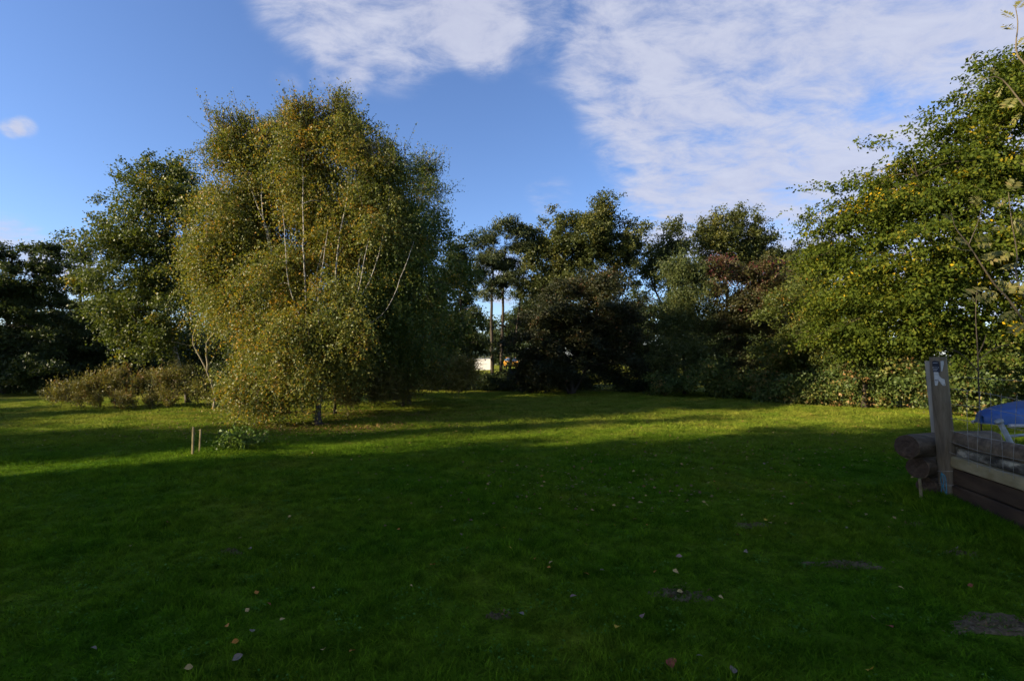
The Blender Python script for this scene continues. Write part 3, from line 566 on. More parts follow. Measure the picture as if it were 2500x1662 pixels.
tree('hedge', 'dark low hedge closing the far end of the lawn', 'hedge', GD(1200, 26), [], [(1080, 925, 60, 32, 26, .9), (1160, 928, 55, 30, 26, .9), (1230, 930, 55, 28, 26, .9), (1300, 930, 60, 28, 25.5, .9), (1205, 822, 70, 34, 44, 1.2), (1275, 800, 45, 60, 40, 1.2), (1290, 740, 40, 40, 40, 1.0), (1580, 925, 60, 40, 25, .9)], 'bush', 'dark_leaf', dens=.5, limbs=0)

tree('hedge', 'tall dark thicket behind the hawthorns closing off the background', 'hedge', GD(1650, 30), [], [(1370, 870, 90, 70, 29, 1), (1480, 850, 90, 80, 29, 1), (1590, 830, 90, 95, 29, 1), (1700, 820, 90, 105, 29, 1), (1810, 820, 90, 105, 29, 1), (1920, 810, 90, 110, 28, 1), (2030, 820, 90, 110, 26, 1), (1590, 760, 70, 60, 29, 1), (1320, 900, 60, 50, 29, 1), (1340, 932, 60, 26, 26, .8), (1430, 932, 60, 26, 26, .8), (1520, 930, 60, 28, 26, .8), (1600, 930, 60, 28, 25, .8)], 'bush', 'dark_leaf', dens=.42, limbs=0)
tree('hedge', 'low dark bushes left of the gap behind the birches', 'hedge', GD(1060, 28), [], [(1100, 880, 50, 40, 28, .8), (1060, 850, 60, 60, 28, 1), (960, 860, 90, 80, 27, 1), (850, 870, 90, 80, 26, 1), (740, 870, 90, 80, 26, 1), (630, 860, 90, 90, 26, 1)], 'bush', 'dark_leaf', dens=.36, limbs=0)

# ------------------------------------------------------------------ weeds and reeds
tree('weed_thicket', 'rust and olive dying weeds in a mound left of the birches', 'weeds', GD(320, 16.6), [],
     [(165, 975, 38, 26, 16.7, .5), (200, 962, 45, 32, 16.8, .6), (240, 952, 45, 38, 16.9, .6), (290, 950, 55, 36, 17, .7), (360, 950, 55, 38, 17, .7), (420, 955, 45, 36, 17, .6), (260, 985, 90, 16, 16.4, .5), (380, 985, 70, 16, 16.4, .5)], 'weed', 'weed_leaf', dens=.45, limbs=0, trunk_name='stems', crown_name='leaves')
tree('weed_thicket', 'greener weeds around the pale forked birch', 'weeds', GD(480, 16.6), [],
     [(470, 955, 45, 30, 17, .6), (520, 975, 45, 22, 16.6, .5), (440, 920, 40, 25, 17.4, .5), (570, 990, 40, 16, 15.2, .5)], 'weed', 'weed_green', dens=.45, limbs=0, trunk_name='stems', crown_name='leaves')
tree('reed_bed', 'tall dry reeds below the right side of the birch clump', 'reeds', GD(960, 16.2), [],
     [(850, 975, 35, 40, 14.8, .4), (910, 970, 40, 40, 15.0, .4), (970, 962, 45, 38, 15.4, .4), (1030, 952, 45, 40, 15.9, .4), (1085, 942, 42, 42, 16.4, .4), (1125, 940, 30, 36, 17, .4)], 'reed', 'reed_leaf', dens=.42, limbs=0, trunk_name='stems', crown_name='blades')

# ------------------------------------------------------------------ trees out of frame on the left: they throw the shade over the lawn
OG = 'tall trees outside the left of the view'
def off(src, s, v, height, rz, wid, label):
    # s: along the light, v: across it
    c, sn = math.cos(THETA), math.sin(THETA)
    x = s*c - v*sn; y = s*sn + v*c
    h0 = max((ch.matrix_local @ Vector(b)).z for ch in src.children for b in ch.bound_box)
    k = height/h0
    r = copy_tree(src, (x, y, 0), rz, (k*wid, k*wid, k), label); r['group'] = OG
    return r
OFF = [(-26, -9, 14.5, .3, 1.2), (-25, -5, 14.2, 1.4, 1.1), (-27, -2, 14.4, 2.6, 1.1), (-25, .9, 14.9, 3.9, .9), (-27, 5.6, 17.0, 5.1, .6), (-26, 5.4, 17.0, .9, .75), (-29, .5, 14.8, 4.6, 1.0), (-28, 7.5, 17.7, 1.1, .70), (-26, 12.1, 10.4, 2.0, .85), (-26, 17.9, 8.4, 2.0, 1.45), (-27, 11.0, 6.6, .7, 1.0), (-40, 25, 12, 1.0, 1.0), (-42, 31, 15, 2.2, 1.2), (-31, 11.5, 17.0, .4, .30), (-27, 8.6, 12.5, 1.9, .5), (-25.5, 3.6, 15.6, .2, .55)]
for i, (s, v, h, rz, wd) in enumerate(OFF):
    off(C5 if i in (5, 7, 13, 14) else C3 if i % 2 else C6, s, v, h, rz, wd, 'tall alder left of the camera, outside the picture')

# ------------------------------------------------------------------ grass (uncountable): tufts set on points of the lawn
def build_grass():
    tcol = bpy.data.collections.new('grass_tufts')
    for k in range(8):
        n = 46; r = .085*np.sqrt(rng.random(n)); a = rng.random(n)*2*math.pi
        root = np.stack([r*np.cos(a), r*np.sin(a), np.full(n, -.012)], -1)
        h = rng.uniform(.022, .066, n); lean = rng.normal(size=(n, 2))*.55
        ph = rng.random(n)*2*math.pi; w = rng.uniform(.0022, .0042, n)
        sd = np.stack([np.cos(ph), np.sin(ph), np.zeros(n)], -1)
        up = np.stack([lean[:, 0], lean[:, 1], np.ones(n)], -1); bend = np.stack([lean[:, 0], lean[:, 1], -.15*np.ones(n)], -1)
        mid = root + up*(h*.55)[:, None]; tip = root + up*h[:, None] + bend*(h*.35)[:, None]
        vs = np.stack([root - sd*w[:, None], root + sd*w[:, None], mid + sd*w[:, None]*.8, mid - sd*w[:, None]*.8, tip], 1).reshape(-1, 3)
        fs = []
        for i in range(n):
            b = i*5; fs += [(b, b+1, b+2, b+3), (b+3, b+2, b+4)]
        me = bpy.data.meshes.new('grass_tuft'); me.from_pydata(vs.tolist(), [], fs); me.materials.append(M['grass']); me.update()
        o = bpy.data.objects.new('grass_tuft', me); tcol.objects.link(o)
    pts = []; scl = []
    for y0, y1, dens, sc in [(1.6, 6.5, 190, 1.0), (6.5, 12, 85, 1.5), (12, 24, 28, 2.4)]:
        half = y1*1.12 + 1.5; n = int(dens*2*half*(y1-y0))
        x = rng.uniform(-half, half, n); y = rng.uniform(y0, y1, n)
        ok = np.abs(x) < y*1.12 + 1.5
        if y1 > 20: ok &= ~((y > 17 + 4*rng.random(n)) & (x < -5))
        x, y = x[ok], y[ok]
        for (sx, sy, rx, ry) in SOILW:
            d = ((x-sx)/rx)**2 + ((y-sy)/ry)**2
            ok = rng.random(len(x)) < np.clip(.55 + d*.36, 0, 1); x, y = x[ok], y[ok]
        pts.append(np.stack([x, y, gz(x, y)], -1))
        patch = .5 + .5*np.sin(x*1.7 + 2*np.sin(y*1.1))*np.cos(y*1.9 + 1.5*np.sin(x*.8))
        hz = rng.uniform(.5, 1.2, len(x))*(.6 + .75*patch)*np.where(rng.random(len(x)) < .04, 1.7, 1)
        scl.append(np.stack([np.full(len(x), sc), np.full(len(x), sc), hz*(1 + (sc-1)*.3)], -1))
    # taller tufts along the foot of the timber wall and posts
    n = 1500; t = rng.random(n); y = 3.4 + t*3.2; x = 4.6 + (y-3.4)*.204 - np.abs(rng.normal(0, .16, n)) - .08
    pts.append(np.stack([x, y, gz(x, y)], -1)); q = rng.uniform(1.2, 3.0, n); scl.append(np.stack([q*.5+.5, q*.5+.5, q], -1))
    pts = np.vstack(pts); scl = np.vstack(scl); n = len(pts)
    me = bpy.data.meshes.new('grass'); me.vertices.add(n); me.vertices.foreach_set('co', pts.reshape(-1).astype(np.float32))
    a = me.attributes.new('scl', 'FLOAT_VECTOR', 'POINT'); a.data.foreach_set('vector', scl.reshape(-1).astype(np.float32))
    rot = np.zeros((n, 3)); rot[:, 2] = rng.random(n)*6.283
    a = me.attributes.new('rot', 'FLOAT_VECTOR', 'POINT'); a.data.foreach_set('vector', rot.reshape(-1).astype(np.float32))
    a = me.attributes.new('idx', 'INT', 'POINT'); a.data.foreach_set('value', rng.integers(0, 8, n).astype(np.int32))
    me.update(); o = link('grass', me, M['grass']); tag(o, 'short green grass blades covering the lawn', 'grass', kind='stuff')
    ng = bpy.data.node_groups.new('grass_scatter', 'GeometryNodeTree')
    ng.interface.new_socket('Geometry', in_out='INPUT', socket_type='NodeSocketGeometry')
    ng.interface.new_socket('Geometry', in_out='OUTPUT', socket_type='NodeSocketGeometry')
    N = ng.nodes; gi = N.new('NodeGroupInput'); go = N.new('NodeGroupOutput'); ip = N.new('GeometryNodeInstanceOnPoints')
    ci = N.new('GeometryNodeCollectionInfo'); ci.inputs['Collection'].default_value = tcol; ci.inputs['Separate Children'].default_value = True; ci.inputs['Reset Children'].default_value = True
    def attr(nm, t):
        q = N.new('GeometryNodeInputNamedAttribute'); q.data_type = t; q.inputs['Name'].default_value = nm
        return [s for s in q.outputs if s.enabled and s.name == 'Attribute'][0]
    L = ng.links; L.new(gi.outputs[0], ip.inputs['Points']); L.new(ci.outputs[0], ip.inputs['Instance']); ip.inputs['Pick Instance'].default_value = True
    L.new(attr('idx', 'INT'), ip.inputs['Instance Index']); L.new(attr('rot', 'FLOAT_VECTOR'), ip.inputs['Rotation']); L.new(attr('scl', 'FLOAT_VECTOR'), ip.inputs['Scale'])
    L.new(ip.outputs[0], go.inputs[0])
    md = o.modifiers.new('scatter', 'NODES'); md.node_group = ng
build_grass()

# ------------------------------------------------------------------ leaf litter (uncountable) and fallen leaves
def build_litter():
    P_ = []
    def blob(px, py, sx, sy, n):
        c = G(px, py); P_.append(np.stack([rng.normal(c[0], sx, n), rng.normal(c[1], sy, n)], -1))
    blob(776, 1038, 1.4, .6, 1500); blob(640, 1050, 1.8, .8, 600); blob(900, 1012, 1.2, .5, 1200); blob(720, 1005, 1.8, .5, 1500); blob(860, 1045, 1.0, .4, 500)
    for q in range(9): blob(1980 + q*45, 984 + q*1.5, .8, .35, 130)
    for q in range(10): blob(rng.uniform(1500, 2250), rng.uniform(1000, 1120), 1.8, 1.0, 45)
    blob(500, 1045, 2.5, 1.3, 300)
    for q in range(16): blob(rng.uniform(900, 2250), rng.uniform(1060, 1230), 1.2, .6, 42)
    p = np.vstack(P_); p = p[p[:, 1] > 5]; n = len(p)
    z = gz(p[:, 0], p[:, 1]) + rng.uniform(.02, .055, n)
    pos = np.column_stack([p, z]); ax = rng.normal(size=(n, 3)); ax[:, 2] *= .2; nr = rng.normal(size=(n, 3))*.4; nr[:, 2] += 1
    L = rng.uniform(.03, .055, n)
    me = leaves_mesh('leaf_litter', pos, ax, nr, L, L*.75, rng.random(n)); o = link('leaf_litter', me, M['litter']); tag(o, 'brown and yellow leaf litter scattered under the trees', 'leaf litter', kind='stuff')
    # dry thatch and crumbs on the bare spots
    pp = np.vstack([np.column_stack([rng.normal(x, rx*.55, int(70*rx/.2)), rng.normal(y, ry*.6, int(70*rx/.2))]) for x, y, rx, ry in SOILW]); n = len(pp)
    pos = np.column_stack([pp, gz(pp[:, 0], pp[:, 1]) + rng.uniform(.004, .03, n)]); ax = rng.normal(size=(n, 3)); ax[:, 2] *= .35; nr = rng.normal(size=(n, 3))*.5; nr[:, 2] += 1; L = rng.uniform(.02, .06, n)
    o = link('dry_thatch', leaves_mesh('dry_thatch', pos, ax, nr, L, L*rng.uniform(.06, .25, n), rng.random(n)*.5), M['litter']); tag(o, 'dry grass thatch and crumbs on worn bare spots', 'thatch', kind='stuff')
    # clover and small broad weeds between the grass blades
    c = np.column_stack([rng.uniform(-7, 8, 500), rng.uniform(2.2, 9, 500)]); k = 26
    pp = np.repeat(c, k, 0) + rng.normal(size=(len(c)*k, 2))*np.repeat(rng.uniform(.03, .10, len(c)), k)[:, None]; pp = pp[np.abs(pp[:, 0]) < pp[:, 1]*1.15]; n = len(pp)
    pos = np.column_stack([pp, gz(pp[:, 0], pp[:, 1]) + rng.uniform(.018, .042, n)]); ax = rng.normal(size=(n, 3)); ax[:, 2] *= .2; nr = rng.normal(size=(n, 3))*.35; nr[:, 2] += 1; L = rng.uniform(.010, .022, n)
    o = link('clover', leaves_mesh('clover', pos, ax, nr, L, L*.85, rng.random(n)), M['clover']); tag(o, 'small clover and weed leaves among the grass', 'clover', kind='stuff')
build_litter()

def one_col(name, c, rough=.7):
    return noise_mat(name, [(.3, tuple(v*.5 for v in c)), (.7, tuple(min(1, v*.9) for v in c))], 40, rough=rough, bump=.2)
def leaf_shape(kind):
    prof = [(0, .0), (.12, .22), (.35, .46), (.6, .44), (.82, .24), (1, 0)] if kind == 0 else [(0, .0), (.1, .34), (.3, .52), (.55, .36), (.8, .16), (1, 0)]
    vs = []; fs = []
    for t, w in prof:
        z = .10*math.sin(t*2.6)
        vs += [(t-.5, -w*.75, z + w*.28), (t-.5, 0, z), (t-.5, w*.75, z + w*.22)]
    for i in range(len(prof)-1):
        b = i*3; fs += [(b, b+1, b+4, b+3), (b+1, b+2, b+5, b+4)]
    vs += [(-.5, -.012, .0), (-.5, .012, .0), (-.75, 0, .05)]; b = len(vs); fs.append((b-3, b-2, b-1))
    me = bpy.data.meshes.new('fallen_leaf'); me.from_pydata(vs, [], fs); me.update(); return me
LC = dict(yellow=((.55, .36, .03), 'yellow'), orange=((.50, .20, .03), 'orange'), pink=((.28, .17, .13), 'dull pink'), grey=((.24, .185, .13), 'pale grey'), red=((.28, .07, .03), 'red brown'), tan=((.48, .33, .12), 'tan'))
LEAFME = {k: [leaf_shape(0), leaf_shape(1)] for k in LC}
for k, (c, _) in LC.items():
    mt = one_col('fallen_leaf_' + k, c)
    for me in LEAFME[k]: me.materials.append(mt)
FALLEN = [(2125, 1630, 'yellow', .085, 'large yellow fallen leaf at the bottom right of the lawn'), (580, 1618, 'grey', .075, 'pale grey fallen leaf nearest the bottom left corner'),
          (1055, 1383, 'orange', .075, 'upright orange leaf alone on the middle of the shaded lawn'), (1508, 1534, 'yellow', .085, 'yellow leaf beside a dull pink leaf in the front lawn'),
          (1570, 1504, 'pink', .075, 'round dull pink leaf up right of the yellow front leaf'), (1400, 1450, 'pink', .075, 'dull pink leaf left of the bare soil patch'),
          (1640, 1622, 'red', .11, 'large red brown leaf at the bottom edge right of centre'), (1787, 1629, 'grey', .075, 'grey pink leaf on the bottom edge between red and yellow leaves'),
          (1822, 1350, 'grey', .06, 'pale leaf standing on edge left of the bare strip'), (2338, 1344, 'grey', .08, 'pale curled leaf at the right near the timber wall'), (1273, 1496, 'grey', .06, 'thin grey upright leaf at the lower middle'),
          (1245, 1332, 'yellow', .05, 'slim yellow leaf in the middle of the lawn'), (1270, 1312, 'grey', .06, None), (1143, 1241, 'yellow', .05, None), (1230, 1282, 'yellow', .045, None), (1125, 1298, 'pink', .045, None), (1142, 1335, 'orange', .045, None), (1307, 1355, 'orange', .05, None),
          (1345, 1363, 'tan', .05, None), (1340, 1375, 'orange', .045, None), (1432, 1390, 'orange', .055, None), (1470, 1382, 'grey', .06, None), (1658, 1356, 'pink', .07, None), (1650, 1393, 'tan', .07, None), (1600, 1391, 'orange', .055, None), (1660, 1442, 'tan', .06, None), (1760, 1455, 'tan', .05, None),
          (1815, 1190, 'yellow', .06, None), (1870, 1275, 'yellow', .055, None), (1893, 1265, 'tan', .05, None), (1812, 1262, 'tan', .05, None), (1855, 1313, 'tan', .05, None), (2068, 1288, 'grey', .05, None), (2130, 1505, 'pink', .06, None), (2170, 1528, 'red', .07, None), (1800, 1310, 'red', .05, None), (1500, 1275, 'yellow', .04, None), (1508, 1227, 'tan', .05, None), (1580, 1276, 'orange', .045, None), (1432, 1275, 'red', .05, None), (1430, 1319, 'yellow', .045, None),
          (320, 1330, 'tan', .05, None), (258, 1218, 'yellow', .05, None), (410, 1278, 'red', .06, None), (625, 1449, 'orange', .055, None), (603, 1495, 'tan', .05, None), (655, 1482, 'red', .05, None), (690, 1525, 'tan', .05, None), (555, 1535, 'orange', .05, None), (615, 1552, 'grey', .06, None), (574, 1578, 'orange', .055, None), (765, 1443, 'tan', .04, None), (860, 1600, 'orange', .06, None), (790, 1598, 'tan', .06, None), (230, 1575, 'grey', .05, None), (460, 1640, 'tan', .06, None), (1004, 1438, 'tan', .04, None), (972, 1287, 'orange', .05, None), (1110, 1260, 'grey', .04, None), (585, 1322, 'tan', .045, None), (612, 1347, 'grey', .05, None), (1708, 1600, 'grey', .05, None),
          (2110, 1130, 'tan', .05, None), (1865, 1132, 'grey', .06, None), (2000, 1142, 'tan', .05, None), (1930, 1160, 'yellow', .05, None), (1745, 1170, 'orange', .05, None), (1690, 1195, 'tan', .05, None), (2030, 1205, 'red', .05, None), (1960, 1230, 'orange', .045, None), (2200, 1440, 'tan', .05, None), (2370, 1440, 'red', .06, None)]
for (px, py, k, sz, lab) in FALLEN:
    p = G(px, py); o = bpy.data.objects.new('fallen_leaf', LEAFME[k][random.randrange(2)]); COL.objects.link(o)
    o.location = (p[0], p[1], p[2] + .034); o.scale = (sz*.76,)*3
    o.rotation_euler = (random.uniform(-.45, .75), random.uniform(-.4, .4), random.uniform(0, 6.28))
    tag(o, lab or 'small ' + LC[k][1] + ' fallen leaf lying among the grass blades', 'leaf', None if lab else LC[k][1] + ' leaves strewn on the lawn')

# ------------------------------------------------------------------ wooden things
M['post_wood'] = noise_mat('post_wood', [(.2, (0.034, 0.023, 0.012)), (.25, (0.041, 0.030, 0.019)), (.45, (0.117, 0.091, 0.060)), (.75, (0.208, 0.167, 0.114))], 14, (1, 1, .07), .85, .7, detail=8)
M['grey_wood'] = noise_mat('grey_wood', [(.3, (0.158, 0.139, 0.113)), (.7, (0.299, 0.270, 0.221))], 14, (1, 1, .08), .85, .5, detail=8)
M['log_wood'] = noise_mat('log_wood', [(.25, (0.033, 0.024, 0.014)), (.5, (0.099, 0.071, 0.044)), (.75, (0.181, 0.136, 0.087))], 12, (.15, 1, 1), .9, .7, detail=8)
M['log_end'] = noise_mat('log_end', [(.3, (0.020, 0.012, 0.008)), (.7, (0.066, 0.043, 0.027))], 22, (1, 1, 1), .95, .8)
M['timber_light'] = noise_mat('timber_light', [(.25, (0.081, 0.059, 0.025)), (.45, (0.177, 0.140, 0.069)), (.7, (0.290, 0.234, 0.130))], 7, (1, .25, 1), .9, .5, detail=8)
M['timber_dark'] = noise_mat('timber_dark', [(.3, (0.016, 0.009, 0.006)), (.7, (0.066, 0.041, 0.022))], 7, (1, .15, 1), .9, .6, detail=8)
M['timber_patchy'] = noise_mat('timber_patchy', [(.42, (0.030, 0.026, 0.020)), (.52, (0.140, 0.123, 0.092)), (.64, (0.420, 0.380, 0.288))], 6, (1, .5, 1), .9, .5, detail=8)

def small_stake(name, label, px, py, top, w, lean=0):
    b = G(px, py); h = (py - top)/F*b[1]
    root = empty(name, b); tag(root, label, 'stake', 'wooden stakes on the lawn')
    bm = bmesh.new(); prof = [(0-.05, 1), (h*.5, .96), (h*.96, .9), (h, .6)]
    rings = []
    for z, k in prof:
        rings.append([bm.verts.new((lean*z + w/2*k*a, w/2*k*c, z)) for a, c in ((-1, -.7), (-.7, -1), (.7, -1), (1, -.7), (1, .7), (.7, 1), (-.7, 1), (-1, .7))])
    for r0, r1 in zip(rings, rings[1:]):
        for i in range(8): bm.faces.new((r0[i], r0[(i+1) % 8], r1[(i+1) % 8], r1[i]))
    bm.faces.new(rings[-1]); bm.faces.new(rings[0][::-1])
    me = bpy.data.meshes.new('shaft'); bm.to_mesh(me); bm.free(); link('shaft', me, M['timber_light'], root)
small_stake('wooden_stake', 'taller wooden stake, left of the pair on the lawn', 470, 1113, 1045, .032, .01)
small_stake('wooden_stake', 'shorter thinner wooden stake, right of the pair on the lawn', 487, 1106, 1051, .026, .03)
small_stake('wooden_stub', 'low wooden stub poking from the small leafy plant', 562, 1093, 1057, .04, -.02)
tree('leafy_plant', 'low bright green leafy plant beside the two stakes', 'plant', G(585, 1090), [stem(G(575, 1090), G(560, 1090)+np.array((0, 0, .2)), r=(.012, .004)), stem(G(595, 1090), G(615, 1090)+np.array((0, 0, .22)), r=(.012, .004))],
     [(548, 1080, 24, 14, 9.4, .28), (580, 1076, 28, 17, 9.5, .32), (612, 1080, 24, 14, 9.4, .28)], 'plantlet', 'plant_leaf', 'twig', dens=.5, limbs=6, limb_r=.008, crown_name='leaves', trunk_name='stems')

def round_part(name, pts, rad, mat, parent, sides=14, wob=.05, n=10, ends=None):
    sp = spline(pts, n); rr = np.interp(np.linspace(0, 1, n), np.linspace(0, 1, len(rad)), rad)
    o = link(name, tubes_mesh(name, [(sp, rr)], sides, wob=wob), mat, parent, False)
    return o
# near gate post
b = G(2322, 1218); t = P(2291, 871, 5.95)
post = empty('gate_post', b); tag(post, 'thick weathered post with torn notices, nearest the camera', 'post', 'posts at the timber corner')
tl = t - b
def post_mesh(name, tl, r0, r1, below=.1, n=14, sides=18):
    vs, fs = [], []
    for i in range(n):
        f = i/(n-1); c = np.array(tl)*f; z = -below + (tl[2]+below)*f; r = r0*(1-f) + r1*f
        for s in range(sides):
            a = 2*math.pi*s/sides; k = 1 + .05*math.sin(3*a+1) + .03*math.sin(5*a+f*2) + .018*random.uniform(-1, 1)
            if s in (12, 13): k -= .07       # drying crack down the face
            vs.append((c[0] + math.cos(a)*r*k, c[1] + math.sin(a)*r*k, z))
    for i in range(n-1):
        for s in range(sides):
            s2 = (s+1) % sides; fs.append((i*sides+s, i*sides+s2, (i+1)*sides+s2, (i+1)*sides+s))
    fs.append(tuple((n-1)*sides+s for s in range(sides)))
    me = bpy.data.meshes.new(name); me.from_pydata(vs, [], fs); me.update(); return me
link('shaft', post_mesh('shaft', tl, .098, .078), M['post_wood'], post)
fwd = nrm(np.array((-b[0], -b[1], 0.))); rgt = np.array((-fwd[1], fwd[0], 0.))      # towards the lawn's viewer side, and to its right
def on_post(u, z, o=.0):
    f = z/tl[2]; r = .098*(1-f) + .078*f
    th = u/r
    return np.array(tl)*f + (fwd*math.cos(th) + rgt*math.sin(th))*(r*1.06 + o) + np.array((0, 0, z - tl[2]*f))
def sheet(name, outline, mat, o, parent):
    # a thin curved paper: outline points (u, z)
    bm = bmesh.new(); front = [bm.verts.new(tuple(on_post(u, z, o))) for u, z in outline]; back = [bm.verts.new(tuple(on_post(u, z, o-.002))) for u, z in outline]
    bm.faces.new(front); bm.faces.new(back[::-1])
    for i in range(len(front)):
        j = (i+1) % len(front); bm.faces.new((front[i], back[i], back[j], front[j]))
    bmesh.ops.triangulate(bm, faces=bm.faces[:]); me = bpy.data.meshes.new(name); bm.to_mesh(me); bm.free(); return link(name, me, mat, parent)
M['paper'] = noise_mat('paper', [(.3, (0.336, 0.336, 0.336)), (.7, (0.496, 0.496, 0.488))], 30, bump=.1)
M['sticker'] = noise_mat('sticker', [(.3, (.012, .016, .03)), (.7, (.035, .04, .06))], 18, bump=0, rough=.5)
M['ink'] = one_col('ink', (.5, .52, .55)); M['dark_ink'] = one_col('dark_ink', (.05, .05, .06))
H = tl[2]
def zq(py): return H*(1 - (py-871)/(1218-871))
st_ = sheet('dark_sticker', [(-.058, zq(908)), (.002, zq(908)), (.004, zq(895)), (.0, zq(881)), (-.04, zq(880)), (-.060, zq(882))], M['sticker'], .004, post)
sheet('torn_notice', [(-.050, zq(939)), (.040, zq(939)), (.036, zq(924)), (.010, zq(921)), (-.005, zq(916)), (-.012, zq(907)), (-.052, zq(907))], M['paper'], .004, post)
sheet('paper_scrap', [(.012, zq(905)), (.022, zq(905)), (.030, zq(892)), (.042, zq(888)), (.040, zq(880)), (.014, zq(881))], M['paper'], .004, post)
fc = bpy.data.curves.new('sticker_text', 'FONT'); fc.body = 'DUCIA'; fc.size = .02; fc.align_x = 'CENTER'
tmp = bpy.data.objects.new('tmp_text', fc); COL.objects.link(tmp); bpy.context.view_layer.update()
tme = bpy.data.meshes.new_from_object(tmp.evaluated_get(bpy.context.evaluated_depsgraph_get())); bpy.data.objects.remove(tmp)
to = link('sticker_lettering', tme, None, st_)
q = on_post(-.028, zq(897.5), .006); yaw = math.atan2(rgt[1], rgt[0]) - .3
to.location = tuple(q); to.rotation_euler = (math.pi/2, 0, yaw); tme.materials.clear(); tme.materials.append(M['ink'])
for k, (u0, u1, zz) in enumerate([(-.055, -.01, 900.5), (-.055, -.02, 903), (-.05, -.01, 885)]):
    sheet('print_line', [(u0, zq(zz+.7)), (u1, zq(zz+.5)), (u1, zq(zz-.4)), (u0, zq(zz-.3))], M['ink'], .006, st_)
sheet('print_line', [(-.046, zq(927)), (-.012, zq(928)), (-.012, zq(926.4)), (-.046, zq(925.4))], M['dark_ink'], .006, post)
sheet('nail_head', [(.024, zq(937.5)), (.030, zq(937.5)), (.030, zq(935)), (.024, zq(935))], M['dark_ink'], .007, post)
# rope round the post
M['rope'] = one_col('rope', (.06, .26, .36)); M['wire'] = noise_mat('wire', [(.3, (.14, .13, .11)), (.7, (.25, .235, .20))], 30, bump=0, rough=.6)
rope = empty('cord', b + np.array(tl)*.15); tag(rope, 'blue cord knotted and hanging on the near gate post', 'cord')
def ring(name, z0, z1, mat, r=.005, th0=-1.6, th1=1.7):
    pts = []
    for i in range(18):
        th = th0 + (th1-th0)*i/17; f = (z0 + (z1-z0)*i/17)
        rr = .098*(1-f/H) + .078*f/H
        pts.append(np.array(tl)*f/H*np.array((1, 1, 0)) + (fwd*math.cos(th) + rgt*math.sin(th))*(rr*1.10 + r) + np.array((0, 0, f)) - np.array(tl)*.15)
    link(name, tubes_mesh(name, [(np.array(pts), np.full(18, r))], 6), mat, rope, True)
ring('upper_loop', zq(1151), zq(1138), M['wire'], .004); ring('lower_loop', zq(1180), zq(1176), M['wire'], .004); ring('lower_loop', zq(1184), zq(1178), M['wire'], .003)
for us in ([(-.06, 1150), (-.075, 1170), (-.06, 1185), (-.045, 1168), (-.06, 1150)], [(-.06, 1152), (-.03, 1160), (-.028, 1190), (-.038, 1212)], [(-.058, 1180), (-.045, 1195), (-.03, 1205), (-.028, 1222)], [(-.065, 1182), (-.085, 1205), (-.082, 1216)]):
    pts = [on_post(u, zq(pz), .008) - np.array(tl)*.15 for u, pz in us]
    link('hanging_strand', tubes_mesh('hanging_strand', [(spline(pts, 12), np.full(12, .0055))], 6), M['rope'], rope, True)
# rear post
b2 = GD(2303, 6.5); t2 = P(2277, 881, 6.55)
rp = empty('gate_post', b2); tag(rp, 'lighter grey post standing directly behind the near post', 'post', 'posts at the timber corner')
link('shaft', post_mesh('shaft', t2 - b2, .088, .078), M['grey_wood'], rp)
link('tie_wire', tubes_mesh('tie_wire', [(np.array([(t2-b2)*.86 + np.array((math.cos(a)*.088, math.sin(a)*.088, 0)) for a in np.linspace(0, 6.283, 20)]), np.full(20, .003))], 5), M['wire'], rp)

# stacked logs with their ends to the lawn
def log(name, label, p0, p1, r, wob=.10):
    p0 = np.array(p0); p1 = np.array(p1); c = p0; root = empty(name, c); tag(root, label, 'log', 'logs of the timber corner')
    d = nrm(p1-p0)
    me = tubes_mesh('log_body', [(spline([np.zeros(3), (p1-p0)*.5 + np.array((0, 0, .01)), p1-p0], 14), np.full(14, r))], 18, wob=wob)
    link('log_body', me, M['log_wood'], root)
    vs = [tuple(-d*.004)]; u = nrm(np.cross(d, (0, 0, 1))); w = np.cross(u, d); fs = []; R = 5
    for i in range(1, R+1):
        for s_ in range(18):
            a = 2*math.pi*s_/18; k = r*.97*i/R
            vs.append(tuple((u*math.cos(a) + w*math.sin(a))*k - d*(.006 + random.uniform(0, .010)*(i < R))))
    for s_ in range(18): fs.append((0, 1+s_, 1+(s_+1) % 18))
    for i in range(R-1):
        for s_ in range(18):
            s2 = (s_+1) % 18; a = 1+i*18; fs.append((a+s_, a+18+s_, a+18+s2, a+s2))
    me = bpy.data.meshes.new('cut_end'); me.from_pydata(vs, [], fs); me.update(); link('cut_end', me, M['log_end'], root)
pA = P(2214, 1090, 6.1); dA = (P(2400, 1077, 6.9) - pA)
log('log', 'topmost round log with dark cut end left of the near post', pA, pA + dA*1.12, .138)
pB = P(2240, 1141, 6.15); log('log', 'lower rough dark log under the topmost log', pB, pB + dA*1.1, .125, .14)
pC = P(2262, 1188, 6.2); log('log', 'bottom log half sunk in grass under the other logs', pC, pC + dA*1.0, .11, .12)
